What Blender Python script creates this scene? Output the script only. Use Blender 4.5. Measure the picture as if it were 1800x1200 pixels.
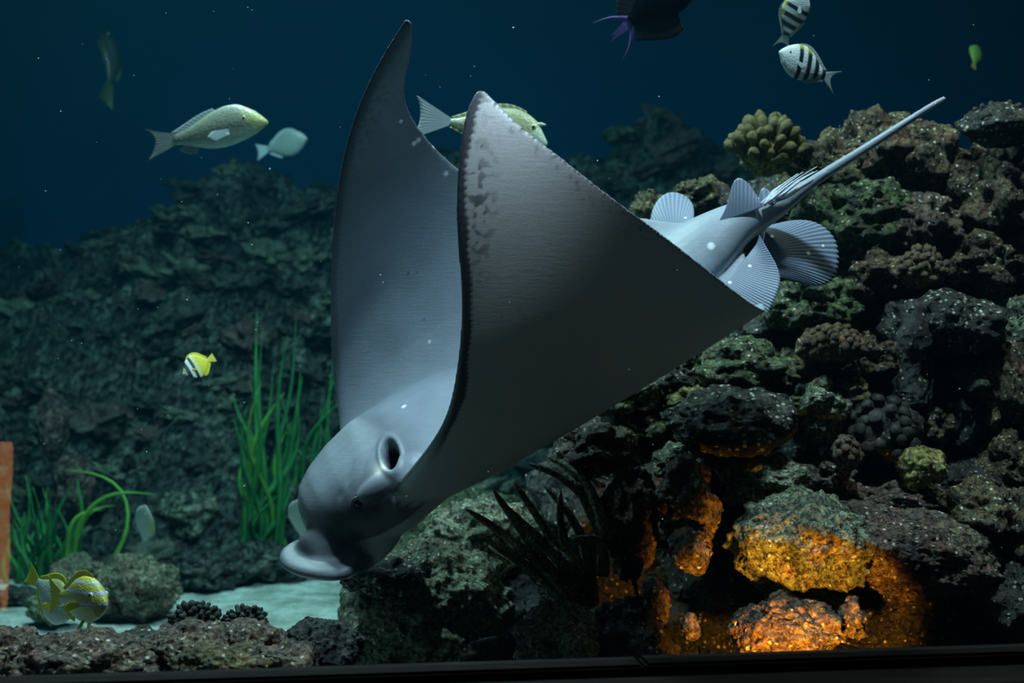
import bpy, bmesh, math, random
import numpy as np
from mathutils import Vector, Matrix, noise, kdtree
from mathutils.bvhtree import BVHTree

for o in list(bpy.data.objects): bpy.data.objects.remove(o)
scene = bpy.context.scene
col = scene.collection
R = math.radians

# ---------------------------------------------------------------- camera
CZ = 0.85                      # lens height above the sand
FPX = 2500.0                   # focal length in pixels of an 1800 px wide frame
cam_data = bpy.data.cameras.new('camera')
cam_data.sensor_width = 36.0
cam_data.lens = FPX / 1800.0 * 36.0
cam_data.dof.use_dof = True
cam_data.dof.focus_distance = 2.45
cam_data.dof.aperture_fstop = 4.5
cam_data.clip_start = 0.05
cam = bpy.data.objects.new('camera', cam_data)
cam.location = (0, 0, CZ)
cam.rotation_euler = (R(90), 0, 0)
col.objects.link(cam)
scene.camera = cam

# ---------------------------------------------------------------- world, lights, exposure
vs = scene.view_settings
vs.view_transform = 'Standard'; vs.look = 'None'; vs.gamma = 1.0; vs.exposure = 0.0
vs.use_curve_mapping = False
world = bpy.data.worlds.new('world'); scene.world = world
world.use_nodes = True
world.node_tree.nodes['Background'].inputs[0].default_value = (0.30, 0.27, 0.24, 1)
world.node_tree.nodes['Background'].inputs[1].default_value = 0.006

def lamp(name, kind, loc, target, power, color, **kw):
    d = bpy.data.lights.new(name, kind)
    d.energy = power; d.color = color
    for k, v in kw.items(): setattr(d, k, v)
    o = bpy.data.objects.new(name, d)
    o.location = loc
    o.rotation_euler = (Vector(target) - Vector(loc)).to_track_quat('-Z', 'Y').to_euler()
    col.objects.link(o)
    return o
# spotlights over the open tank, in front of and behind the ray
lamp('tank_spotlight', 'AREA', (0.52, 2.10, 3.2), (-0.10, 2.6, 0.8), 80, (0.84, 0.92, 1.0), shape='DISK', size=0.16)
lamp('tank_spotlight', 'AREA', (-0.95, 3.35, 2.9), (-0.02, 2.95, 0.3), 48, (0.90, 1.0, 0.95), shape='DISK', size=0.20)
# added spot, out of view on the hall side, brightening the near wing tip
lamp('wing_tip_fill', 'SPOT', (0.75, 0.80, 3.1), (0.035, 2.16, 1.27), 360, (0.84, 0.92, 1.0), spot_size=R(9), spot_blend=1.0, shadow_soft_size=0.06)
# flood lights over the open water, sand and back reef
lamp('tank_floodlight', 'AREA', (-1.3, 4.5, 3.4), (-1.0, 5.0, 0.0), 74, (0.84, 0.98, 0.97), shape='RECTANGLE', size=1.0, size_y=0.6)
lamp('tank_backlight', 'AREA', (0.6, 7.0, 3.4), (0.6, 7.6, 0.5), 6, (0.45, 0.80, 1.0), shape='RECTANGLE', size=4.0, size_y=0.6)
lamp('reef_floodlight', 'AREA', (1.15, 2.70, 3.2), (1.05, 2.8, 0.0), 12, (1.0, 0.88, 0.66), shape='DISK', size=0.16)
# amber accent lamp set low in front of the reef, shining up on the front rock
lamp('amber_reef_lamp', 'SPOT', (0.42, 1.985, 0.33), (0.47, 2.45, 0.35), 62, (1.0, 0.35, 0.03), spot_size=R(47), spot_blend=0.45, shadow_soft_size=0.015)

# ---------------------------------------------------------------- helpers
def at(px, py, Y):
    """world point that stands Y metres away in the direction of a photo pixel"""
    return Vector(((px - 900.0) / FPX * Y, Y, CZ + (600.0 - py) / FPX * Y))
def link(o, parent=None):
    col.objects.link(o)
    if parent is not None: o.parent = parent
    return o
def mesh_obj(name, verts, faces, mat, parent=None, smooth=True):
    me = bpy.data.meshes.new(name)
    me.from_pydata([tuple(v) for v in verts], [], [tuple(f) for f in faces])
    me.update()
    if smooth: me.polygons.foreach_set('use_smooth', [True] * len(me.polygons))
    if mat is not None: me.materials.append(mat)
    return link(bpy.data.objects.new(name, me), parent)
def data_obj(name, me, parent=None):
    return link(bpy.data.objects.new(name, me), parent)
def tag(o, label, cat, group=None, kind=None):
    if label: o['label'] = label
    if cat: o['category'] = cat
    if group: o['group'] = group
    if kind: o['kind'] = kind
    return o
def empty(name, loc, rot=None):
    o = bpy.data.objects.new(name, None); o.empty_display_size = 0.02
    o.location = loc
    if rot is not None:
        o.rotation_mode = 'QUATERNION'; o.rotation_quaternion = rot
    col.objects.link(o)
    return o
def loft(rings, cap=True):
    """rings: list of equal-length point lists -> verts, faces (closed tube)"""
    n = len(rings[0]); V = [p for r in rings for p in r]; F = []
    for i in range(len(rings) - 1):
        for k in range(n):
            k2 = (k + 1) % n
            F.append((i*n + k, i*n + k2, (i+1)*n + k2, (i+1)*n + k))
    if cap:
        F.append(tuple(range(n - 1, -1, -1))); b = (len(rings) - 1) * n
        F.append(tuple(range(b, b + n)))
    return V, F
def spline(t, P, tq):
    """natural cubic spline through P(t) evaluated at tq (numpy)"""
    t = np.asarray(t, float); P = np.asarray(P, float); n = len(t)
    if P.ndim == 1: P = P[:, None]
    h = np.diff(t); A = np.zeros((n, n)); B = np.zeros((n, P.shape[1]))
    A[0, 0] = A[-1, -1] = 1
    for i in range(1, n - 1):
        A[i, i-1] = h[i-1]; A[i, i] = 2*(h[i-1] + h[i]); A[i, i+1] = h[i]
        B[i] = 3*((P[i+1]-P[i])/h[i] - (P[i]-P[i-1])/h[i-1])
    c = np.linalg.solve(A, B)
    k = np.clip(np.searchsorted(t, tq, side='right') - 1, 0, n - 2)
    d = (np.asarray(tq) - t[k])[:, None]
    hk = h[k][:, None]
    b = (P[k+1]-P[k])/hk - hk*(2*c[k]+c[k+1])/3
    dd = (c[k+1]-c[k])/(3*hk)
    return P[k] + b*d + c[k]*d**2 + dd*d**3
def path(pts, n):
    """resample a 3-D polyline through a spline, n points"""
    P = np.array([tuple(p) for p in pts]); t = np.r_[0, np.cumsum(np.linalg.norm(np.diff(P, axis=0), axis=1))]
    return [Vector(p) for p in spline(t, P, np.linspace(0, t[-1], n))]
def tube(pts, radii, seg=10, rough=0.0, seed=0):
    rings = []; up = Vector((0.12, 0.31, 0.94)); m = len(pts)
    for i, p in enumerate(pts):
        d = (pts[min(i+1, m-1)] - pts[max(i-1, 0)]).normalized()
        a = d.cross(up)
        if a.length < 1e-3: a = d.cross(Vector((1, 0, 0)))
        a.normalize(); b = d.cross(a)
        r = radii[i]
        ring = []
        for k in range(seg):
            an = 2*math.pi*k/seg
            q = p + (a*math.cos(an) + b*math.sin(an)) * r
            if rough: q = q + (q - p) * rough * noise.noise(q*60 + Vector((seed, 0, 0)))
            ring.append(q)
        rings.append(ring)
    return loft(rings)

# ---------------------------------------------------------------- materials
def new_mat(name):
    m = bpy.data.materials.new(name); m.use_nodes = True
    nt = m.node_tree; nt.nodes.clear()
    out = nt.nodes.new('ShaderNodeOutputMaterial')
    return m, nt, out
def N(nt, kind, **kw):
    n = nt.nodes.new(kind)
    for k, v in kw.items():
        if k.startswith('i_'):
            key = k[2:]; n.inputs[int(key) if key.isdigit() else key.replace('_', ' ')].default_value = v
        else: setattr(n, k, v)
    return n
def ramp(nt, fac, stops, interp='LINEAR'):
    r = nt.nodes.new('ShaderNodeValToRGB'); r.color_ramp.interpolation = interp
    el = r.color_ramp.elements
    while len(el) < len(stops): el.new(0.5)
    for e, (p, c) in zip(el, stops):
        e.position = p; e.color = (*c, 1) if len(c) == 3 else c
    nt.links.new(fac, r.inputs[0])
    return r.outputs[0]
def mixc(nt, fac, a, b, mode='MIX'):
    m = nt.nodes.new('ShaderNodeMix'); m.data_type = 'RGBA'; m.blend_type = mode
    for sock, v in ((m.inputs[0], fac), (m.inputs[6], a), (m.inputs[7], b)):
        if isinstance(v, bpy.types.NodeSocket): nt.links.new(v, sock)
        else: sock.default_value = v if not isinstance(v, tuple) or len(v) == 4 else (*v, 1)
    return m.outputs[2]
def math_n(nt, op, a, b=None):
    m = nt.nodes.new('ShaderNodeMath'); m.operation = op
    for s, v in ((m.inputs[0], a), (m.inputs[1], b)):
        if v is None: continue
        if isinstance(v, bpy.types.NodeSocket): nt.links.new(v, s)
        else: s.default_value = v
    return m.outputs[0]
def coords(nt, kind='Object', scale=None):
    tc = nt.nodes.new('ShaderNodeTexCoord')
    if scale is None: return tc.outputs[kind]
    mp = nt.nodes.new('ShaderNodeMapping'); mp.inputs['Scale'].default_value = scale
    nt.links.new(tc.outputs[kind], mp.inputs[0]); return mp.outputs[0]
def noise_n(nt, vec, scale, detail=4, rough=0.6, dist=0.0):
    n = N(nt, 'ShaderNodeTexNoise'); n.inputs['Scale'].default_value = scale
    n.inputs['Detail'].default_value = detail; n.inputs['Roughness'].default_value = rough
    n.inputs['Distortion'].default_value = dist
    if vec is not None: nt.links.new(vec, n.inputs['Vector'])
    return n
def voro(nt, vec, scale, feature='F1'):
    v = N(nt, 'ShaderNodeTexVoronoi'); v.feature = feature; v.inputs['Scale'].default_value = scale
    nt.links.new(vec, v.inputs['Vector']); return v
def bump(nt, height, strength, dist, normal=None):
    b = N(nt, 'ShaderNodeBump'); b.inputs['Strength'].default_value = strength; b.inputs['Distance'].default_value = dist
    nt.links.new(height, b.inputs['Height'])
    if normal is not None: nt.links.new(normal, b.inputs['Normal'])
    return b.outputs[0]
def principled(nt, out, color, rough=0.7, normal=None, spec=0.4, **kw):
    p = N(nt, 'ShaderNodeBsdfPrincipled')
    if isinstance(color, bpy.types.NodeSocket): nt.links.new(color, p.inputs['Base Color'])
    else: p.inputs['Base Color'].default_value = (*color, 1)
    if isinstance(rough, bpy.types.NodeSocket): nt.links.new(rough, p.inputs['Roughness'])
    else: p.inputs['Roughness'].default_value = rough
    p.inputs['Specular IOR Level'].default_value = spec
    if normal is not None: nt.links.new(normal, p.inputs['Normal'])
    for k, v in kw.items(): p.inputs[k.replace('_', ' ')].default_value = v
    nt.links.new(p.outputs[0], out.inputs[0])
    return p

def rock_mat(name, dark, mid, light, speck=(0.75, 0.72, 0.55), speck_amount=0.5, scale=1.0, bump_s=1.0):
    """encrusted reef rock: mottled growth, pale polyp specks, pitted relief"""
    m, nt, out = new_mat(name)
    c = coords(nt)
    big = noise_n(nt, c, 9*scale, 6, 0.65)
    fine = noise_n(nt, c, 95*scale, 6, 0.75)
    col_ = ramp(nt, big.outputs[0], [(0.30, dark), (0.5, mid), (0.68, light)])
    tint = noise_n(nt, c, 22*scale, 4)
    col_ = mixc(nt, ramp(nt, tint.outputs[0], [(0.52, (0, 0, 0)), (0.66, (.55, .55, .55))]), col_, (mid[0]*1.5, mid[1]*0.62, mid[2]*0.75))
    col_ = mixc(nt, ramp(nt, fine.outputs[0], [(0.42, (0, 0, 0)), (0.58, (1, 1, 1))]), mixc(nt, 1.0, col_, (0.10, 0.09, 0.10), 'MULTIPLY'), mixc(nt, 1.0, col_, (1.25, 1.25, 1.2), 'MULTIPLY'))
    v = voro(nt, c, 95*scale)
    sep = N(nt, 'ShaderNodeSeparateColor'); nt.links.new(v.outputs['Color'], sep.inputs[0])
    pick = math_n(nt, 'GREATER_THAN', sep.outputs[0], 1.0 - 0.42*speck_amount)
    near = ramp(nt, v.outputs['Distance'], [(0.20, (1, 1, 1)), (0.42, (0, 0, 0))])
    patch = ramp(nt, noise_n(nt, c, 14*scale, 3).outputs[0], [(0.32, (0, 0, 0)), (0.50, (1, 1, 1))])
    sp = math_n(nt, 'MULTIPLY', math_n(nt, 'MULTIPLY', pick, near), patch)
    col_ = mixc(nt, sp, col_, speck)
    v2 = voro(nt, c, 60*scale)
    nrm = bump(nt, fine.outputs[0], 1.0*bump_s, 0.024/scale)
    nrm = bump(nt, v2.outputs['Distance'], 0.8*bump_s, 0.012/scale, nrm)
    nrm = bump(nt, sp, 0.8*bump_s, 0.008/scale, nrm)
    principled(nt, out, col_, 0.5, nrm, 0.5)
    return m
def plain_mat(name, color, rough=0.5, spec=0.4, var=0.0, nscale=40, bump_d=0.0):
    m, nt, out = new_mat(name)
    c = coords(nt); n = noise_n(nt, c, nscale, 4)
    cc = mixc(nt, ramp(nt, n.outputs[0], [(0.3, (0, 0, 0)), (0.7, (1, 1, 1))]), tuple(x*(1-var) for x in color), tuple(min(1, x*(1+var)) for x in color)) if var else color
    principled(nt, out, cc, rough, bump(nt, n.outputs[0], 0.5, bump_d) if bump_d else None, spec)
    return m

M = {}
M['olive'] = rock_mat('rock_olive', (0.055, 0.045, 0.015), (0.18, 0.15, 0.045), (0.32, 0.29, 0.09), speck_amount=0.7)
M['brown'] = rock_mat('rock_brown', (0.05, 0.032, 0.015), (0.17, 0.115, 0.045), (0.28, 0.21, 0.09), speck_amount=0.8)
M['green'] = rock_mat('rock_green', (0.04, 0.05, 0.02), (0.11, 0.16, 0.05), (0.20, 0.29, 0.10), speck_amount=0.5)
M['grey'] = rock_mat('rock_grey', (0.09, 0.11, 0.07), (0.29, 0.34, 0.21), (0.50, 0.57, 0.38), speck=(0.7, 0.78, 0.75), speck_amount=0.6)
M['crust'] = rock_mat('rock_crust', (0.06, 0.035, 0.03), (0.20, 0.13, 0.09), (0.34, 0.30, 0.18), speck=(0.8, 0.75, 0.6), speck_amount=0.5)
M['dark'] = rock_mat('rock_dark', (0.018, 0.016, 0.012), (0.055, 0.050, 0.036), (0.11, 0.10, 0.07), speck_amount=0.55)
M['black'] = rock_mat('rock_black', (0.006, 0.007, 0.007), (0.016, 0.018, 0.018), (0.035, 0.04, 0.035), speck=(0.2, 0.22, 0.2), speck_amount=0.15)
M['polyp'] = rock_mat('rock_polyp', (0.02, 0.02, 0.012), (0.05, 0.05, 0.03), (0.11, 0.10, 0.06), speck=(0.85, 0.85, 0.72), speck_amount=1.3, scale=0.85)
M['tan'] = rock_mat('rock_tan', (0.10, 0.09, 0.05), (0.30, 0.27, 0.16), (0.50, 0.47, 0.30), speck_amount=0.4)
M['far'] = rock_mat('rock_far', (0.02, 0.022, 0.02), (0.07, 0.08, 0.065), (0.20, 0.22, 0.17), speck_amount=0.0, scale=0.35, bump_s=1.2)
M['farpale'] = rock_mat('rock_far_pale', (0.06, 0.07, 0.05), (0.24, 0.27, 0.18), (0.45, 0.48, 0.34), speck_amount=0.0, scale=0.4, bump_s=1.2)
M['farwarm'] = rock_mat('rock_far_warm', (0.06, 0.035, 0.03), (0.17, 0.11, 0.09), (0.28, 0.21, 0.17), speck_amount=0.0, scale=0.4, bump_s=1.2)
M['coral_yellow'] = rock_mat('coral_yellow', (0.13, 0.11, 0.02), (0.28, 0.25, 0.05), (0.42, 0.40, 0.12), speck=(0.6, 0.58, 0.3), speck_amount=0.3, scale=1.2, bump_s=0.7)
M['coral_brown'] = rock_mat('coral_brown', (0.08, 0.045, 0.015), (0.19, 0.11, 0.035), (0.33, 0.22, 0.09), speck=(0.85, 0.8, 0.6), speck_amount=0.5, scale=1.3, bump_s=0.7)
M['coral_black'] = rock_mat('coral_black', (0.006, 0.010, 0.006), (0.016, 0.028, 0.014), (0.035, 0.055, 0.028), speck=(0.1, 0.14, 0.08), speck_amount=0.1, scale=1.5, bump_s=0.5)
M['coral_stick'] = rock_mat('coral_stick', (0.08, 0.082, 0.035), (0.20, 0.20, 0.085), (0.38, 0.38, 0.19), speck=(0.7, 0.72, 0.5), speck_amount=0.5, scale=1.6, bump_s=0.7)

# ================================================================ the setting
def struct(o): o['kind'] = 'structure'; return o
GA = math.atan(0.139)                                   # the viewing window is turned a little
GD = Vector((math.cos(GA), math.sin(GA), 0)); GN = Vector((math.sin(GA), -math.cos(GA), 0))
G0 = Vector((0, 1.8425, 0))
def gp(u, v, z): return G0 + GD*u + GN*v + Vector((0, 0, z))   # u along the glass, v towards the hall
def bar(name, u0, u1, v0, v1, z0, z1, mat, parent=None, bev=0.004):
    bm = bmesh.new()
    vs_ = [bm.verts.new(gp(u, v, z)) for z in (z0, z1) for v in (v0, v1) for u in (u0, u1)]
    for f in ((0,1,3,2), (4,6,7,5), (0,4,5,1), (2,3,7,6), (0,2,6,4), (1,5,7,3)):
        bm.faces.new([vs_[i] for i in f])
    bmesh.ops.recalc_face_normals(bm, faces=bm.faces)
    if bev: bmesh.ops.bevel(bm, geom=bm.edges[:], offset=bev, segments=2, affect='EDGES')
    me = bpy.data.meshes.new(name); bm.to_mesh(me); bm.free(); me.materials.append(mat)
    return data_obj(name, me, parent)

# sand
def sand_mat():
    m, nt, out = new_mat('sand')
    c = coords(nt)
    n1 = noise_n(nt, c, 9, 5); n2 = noise_n(nt, c, 160, 3)
    cc = ramp(nt, n1.outputs[0], [(0.35, (0.30, 0.32, 0.27)), (0.62, (0.62, 0.64, 0.58))])
    cc = mixc(nt, ramp(nt, n2.outputs[0], [(0.45, (0, 0, 0)), (0.6, (1, 1, 1))]), mixc(nt, 1.0, cc, (0.72, 0.72, 0.7), 'MULTIPLY'), cc)
    nrm = bump(nt, n2.outputs[0], 0.6, 0.006); nrm = bump(nt, n1.outputs[0], 0.9, 0.09, nrm)
    principled(nt, out, cc, 0.9, nrm, 0.1); return m
V = []; F = []; nx, ny = 150, 130
for j in range(ny + 1):
    y = 1.75 + (9.0 - 1.75)*j/ny
    for i in range(nx + 1):
        x = -4.6 + 9.2*i/nx
        z = 0.035*noise.noise(Vector((x*2.2, y*3.0, 1))) + 0.014*noise.noise(Vector((x*7 + 3*noise.noise(Vector((x, y, 5))), y*10, 4)))
        V.append((x, y, z))
for j in range(ny):
    for i in range(nx):
        a = j*(nx+1) + i; F.append((a, a+1, a+nx+2, a+nx+1))
struct(mesh_obj('floor', V, F, sand_mat()))

# dark floor sheet added to cut bounce light under the front reef
V = []; F = []; nx, ny = 60, 40
for j in range(ny + 1):
    for i in range(nx + 1):
        x = -0.34 + 3.0*i/nx; y = 1.80 + 1.75*j/ny + 0.05*noise.noise(Vector((x*5, 3, 1)))
        V.append((x + 0.06*noise.noise(Vector((y*6, 1, 1))), y, 0.045 + 0.03*noise.noise(Vector((x*9, y*9, 1)))))
for j in range(ny):
    for i in range(nx):
        a = j*(nx+1) + i; F.append((a, a+1, a+nx+2, a+nx+1))
gb = struct(mesh_obj('bounce_blocker', V, F, M['dark'])); gb['label'] = 'dark floor sheet added under the front reef to cut bounce light'

# painted tank walls
m, nt, out = new_mat('tank_wall_blue')
nz = noise_n(nt, coords(nt), 1.2, 3)
principled(nt, out, ramp(nt, nz.outputs[0], [(0.3, (0.005, 0.055, 0.12)), (0.7, (0.007, 0.066, 0.14))]), 0.9, None, 0.1)
M['tankwall'] = m
def slab(name, lo, hi, mat):
    (x0, y0, z0), (x1, y1, z1) = lo, hi
    v = [(x, y, z) for z in (z0, z1) for y in (y0, y1) for x in (x0, x1)]
    return struct(mesh_obj(name, v, [(0,2,3,1), (4,5,7,6), (0,1,5,4), (2,6,7,3), (0,4,6,2), (1,3,7,5)], mat, smooth=False))
slab('wall_back', (-4.7, 9.0, -0.1), (4.7, 9.15, 3.6), M['tankwall'])
slab('wall_left', (-4.75, 1.3, -0.1), (-4.6, 9.0, 3.6), M['tankwall'])
slab('wall_right', (4.6, 2.5, -0.1), (4.75, 9.0, 3.6), M['tankwall'])

# water: a thin blue-green haze that fills the tank
m, nt, out = new_mat('sea_water')
sc = N(nt, 'ShaderNodeVolumeScatter'); sc.inputs['Color'].default_value = (0.04, 0.55, 0.85, 1); sc.inputs['Density'].default_value = 0.0060
sc.inputs['Anisotropy'].default_value = 0.25
ab = N(nt, 'ShaderNodeVolumeAbsorption'); ab.inputs['Color'].default_value = (0.0, 0.84, 0.95, 1); ab.inputs['Density'].default_value = 0.14
ad = N(nt, 'ShaderNodeAddShader')
nt.links.new(sc.outputs[0], ad.inputs[0]); nt.links.new(ab.outputs[0], ad.inputs[1]); nt.links.new(ad.outputs[0], out.inputs['Volume'])
a, b = gp(-4.58/math.cos(GA), -0.012, 0), gp(4.58/math.cos(GA), -0.012, 0)
base = [(a.x, a.y), (4.58, b.y), (4.58, 8.98), (-4.58, 8.98)]
water = mesh_obj('water', [(x, y, -0.06) for x, y in base] + [(x, y, 2.75) for x, y in base],
                 [(3,2,1,0), (4,5,6,7), (0,1,5,4), (1,2,6,5), (2,3,7,6), (3,0,4,7)], m, smooth=False)
tag(water, 'clear blue-green sea water filling the whole tank', 'water', kind='stuff')

# glass pane
m, nt, out = new_mat('aquarium_glass')
fr = N(nt, 'ShaderNodeFresnel'); fr.inputs[0].default_value = 1.45
tr = N(nt, 'ShaderNodeBsdfTransparent'); tr.inputs[0].default_value = (0.97, 0.99, 0.985, 1)
gl = N(nt, 'ShaderNodeBsdfGlossy'); gl.inputs['Roughness'].default_value = 0.02
ge = N(nt, 'ShaderNodeNewGeometry'); ff = math_n(nt, 'MULTIPLY', fr.outputs[0], math_n(nt, 'SUBTRACT', 1.0, ge.outputs['Backfacing']))
mx = N(nt, 'ShaderNodeMixShader'); nt.links.new(ff, mx.inputs[0]); nt.links.new(tr.outputs[0], mx.inputs[1]); nt.links.new(gl.outputs[0], mx.inputs[2])
nt.links.new(mx.outputs[0], out.inputs[0]); M['glass'] = m
win = struct(empty('window_1', gp(0, 0, 0.42)))
def kid(o, p):
    o.parent = p; o.matrix_parent_inverse = p.matrix_basis.inverted() if p.rotation_mode != 'QUATERNION' else Matrix.LocRotScale(p.location, p.rotation_quaternion, None).inverted()
    return o
kid(bar('pane', -4.6, 4.6, -0.010, 0.0, 0.405, 3.4, M['glass'], bev=0), win)

# sill and ledge of dark wood in front of the glass
m, nt, out = new_mat('dark_wood')
c = coords(nt, 'Object', (2.0, 30.0, 30.0)); n1 = noise_n(nt, c, 3.0, 6, 0.6, 0.6)
principled(nt, out, ramp(nt, n1.outputs[0], [(0.3, (0.002, 0.0015, 0.0012)), (0.55, (0.007, 0.005, 0.004)), (0.75, (0.024, 0.018, 0.014))]), 0.85,
           bump(nt, n1.outputs[0], 0.8, 0.004), 0.1)
M['wood'] = m
M['wood_black'] = plain_mat('black_wood', (0.008, 0.007, 0.007), 0.6, 0.3, 0.3, 30, 0.003)
t1 = struct(empty('trim_1', gp(0, 0.02, 0.42)))
ujoint = 0.168
kid(bar('sill_plank', -2.5, ujoint, -0.02, 0.034, 0.30, 0.4335, M['wood']), t1)
kid(bar('sill_plank', ujoint + 0.003, 2.5, -0.02, 0.032, 0.30, 0.4345, M['wood']), t1)
kid(bar('sill_backing', -2.5, 2.5, 0.030, 0.090, 0.20, 0.400, M['wood_black']), t1)
t2 = struct(empty('trim_2', gp(0, 0.2, 0.40)))
for k in range(3):
    kid(bar('ledge_board', -2.5, 2.5, 0.080 + k*0.102, 0.180 + k*0.102, 0.38, 0.4300 - 0.001*k, M['wood']), t2)
slab('wall_front', (-2.6, 1.25, -0.1), (2.6, 1.30, 0.38), M['wood_black'])

slab('floor_hall', (-2.6, -2.0, -0.1), (2.6, 1.25, 0.0), M['wood_black'])
# amber glow added out of view to mirror an orange streak in the glass
bl_ = empty('streak_glow', (-0.757, -0.19, 0.0)); tag(bl_, 'slim amber glow added out of view, mirrored at the edge of the glass', 'lamp')
def lathe(name, prof, mat, parent, seg=20):
    rings = [[Vector((r*math.cos(2*math.pi*k/seg), r*math.sin(2*math.pi*k/seg), z)) for k in range(seg)] for r, z in prof]
    V, F = loft(rings); return mesh_obj(name, V, F, mat, parent)
lathe('base', [(.06, 0), (.06, .012), (.022, .02), (.012, .17)], M['wood_black'], bl_)
m, nt, out = new_mat('amber_glow'); em = N(nt, 'ShaderNodeEmission'); em.inputs[0].default_value = (1.0, 0.42, 0.13, 1); em.inputs[1].default_value = 5.5
nt.links.new(em.outputs[0], out.inputs[0])
lathe('glow_body', [(.006, .17), (.010, .22), (.014, .32), (.013, .42), (.020, .50), (.022, .58), (.018, .60)], m, bl_)
lathe('cap', [(.021, .598), (.024, .605), (.021, .62), (.008, .625)], M['wood_black'], bl_)

# ---------------------------------------------------------------- rocks
_ico = {}
def ico(sub):
    if sub not in _ico:
        bm = bmesh.new(); bmesh.ops.create_icosphere(bm, subdivisions=sub, radius=1.0)
        bm.verts.ensure_lookup_table()
        _ico[sub] = ([v.co.copy() for v in bm.verts], [[v.index for v in f.verts] for f in bm.faces]); bm.free()
    return _ico[sub]
def rock_mesh(name, rx, ry, rz, seed, mat, sub=5, amp=0.35, freq=1.6, lump=0.012, grain=0.004, flat=0.0, poly=0.009):
    vs_, fs = ico(sub); off = Vector((seed*7.13, seed*3.71, seed*1.37)); out_ = []
    for d in vs_:
        k = 1 + amp*noise.fractal(d*freq + off, 0.9, 2.1, 4)
        p = Vector((d.x*rx, d.y*ry, d.z*rz)) * k
        if flat and p.z > 0: p.z *= (1 - flat)
        if lump: p += d * lump * (noise.noise(p*28 + off) + 0.6*abs(noise.noise(p*55 + off)))
        if poly: p += d * poly * (0.5 - noise.voronoi(p*52 + off)[0][0]) * (0.6 + 0.8*noise.noise(p*12))
        if grain: p += d * grain * noise.noise(p*140 + off)
        out_.append(p)
    me = bpy.data.meshes.new(name); me.from_pydata(out_, [], fs); me.update()
    me.polygons.foreach_set('use_smooth', [True]*len(fs)); me.materials.append(mat)
    return me
_seed = [1]
def rock(name, label, px, py, Y, rx, ry, rd, mat, sub=5, tilt=0.0, cat='rock', group=None, **kw):
    s = Y / FPX; _seed[0] += 1
    o = data_obj(name, rock_mesh(name, rx*s, rd, ry*s, _seed[0], M[mat], sub, **kw))
    o.location = at(px, py, Y); o.rotation_euler = (0, R(tilt), 0)
    return tag(o, label, cat, group)

# back reef: a rubble slope behind the sand
def slope_z(x, y):
    top = 1.72 + 0.10*math.sin(x*1.3 + 1.0) - 0.42*max(0, min(1, (-1.55 - x)/1.0)) + (0.05 if x > 0.5 else 0)
    t = max(0.0, min(1.0, (y - 5.05)/2.25)); t = t*t*(3 - 2*t)*0.35 + t*0.65
    return -0.03 + t*top
V = []; F = []; nx, ny = 420, 200
for j in range(ny + 1):
    y = 4.85 + 4.1*j/ny
    for i in range(nx + 1):
        x = -4.5 + 9.0*i/nx; p = Vector((x*1.7, y*1.7, 2.0))
        z = slope_z(x, y)
        n = noise.fractal(p, 0.7, 2.0, 6) + 0.5*(0.5 - noise.voronoi(Vector((x*5, y*5, z*5)))[0][0]) + 0.22*(0.4 - noise.voronoi(Vector((x*13, y*13, z*13)))[0][0])
        z += (0.05 + 0.16*min(1, max(0, (y-5.0)/0.8))) * n - 0.02*(y < 5.1)
        V.append((x, y - 0.10*n, z))
for j in range(ny):
    for i in range(nx):
        a = j*(nx+1) + i; F.append((a, a+1, a+nx+2, a+nx+1))
back = struct(mesh_obj('back_reef_slope', V, F, M['far']))
back['label'] = 'dim blue-grey rubble slope rising behind the sand'

# boulders standing on the sand in the middle distance
rock('boulder', 'rounded tan boulder on the pale sand behind the yellow striped fish', 236, 1036, 4.40, 78, 52, 0.12, 'tan', amp=0.25, lump=0.03)
rock('boulder', 'small tan boulder touching the rounded boulder, half hidden by the striped fish', 140, 1020, 4.62, 52, 38, 0.09, 'tan', amp=0.3, lump=0.02)
rock('boulder', 'low grey stone on the sand beneath the silvery fish', 92, 1068, 4.25, 44, 24, 0.07, 'grey', amp=0.3)
rock('boulder', 'dark flat boulder at the far edge of the sand beside the rounded boulder', 355, 1008, 4.95, 72, 34, 0.12, 'far', amp=0.4)
rock('boulder', 'long dark boulder at the far edge of the sand under the seagrass', 468, 990, 5.05, 78, 36, 0.13, 'far', amp=0.4)
rock('boulder', 'pale grey boulder behind the hanging leaf-shaped fish', 345, 905, 5.45, 62, 45, 0.14, 'farpale', amp=0.35)
rock('boulder', 'greyish boulder at the foot of the slope behind the arching seagrass blades', 262, 915, 5.5, 60, 40, 0.14, 'far', amp=0.4)
rock('boulder', 'dark boulder on the far sand edge left of the seagrass bed', 30, 1052, 4.7, 52, 18, 0.10, 'far', amp=0.35)
rock('algae_boulder', 'blurred bright green algae boulder seen beneath the ray\'s chin', 765, 960, 4.55, 150, 105, 0.22, 'green', amp=0.3, lump=0.03)
rock('sponge_tube', 'reddish-brown stump standing on the back slope', 92, 748, 5.3, 27, 60, 0.06, 'farwarm', amp=0.12, lump=0.01)
rock('sponge_tube', 'reddish-brown block low on the back slope behind the arching seagrass', 128, 850, 5.25, 36, 50, 0.07, 'farwarm', amp=0.2, lump=0.01)

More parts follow.
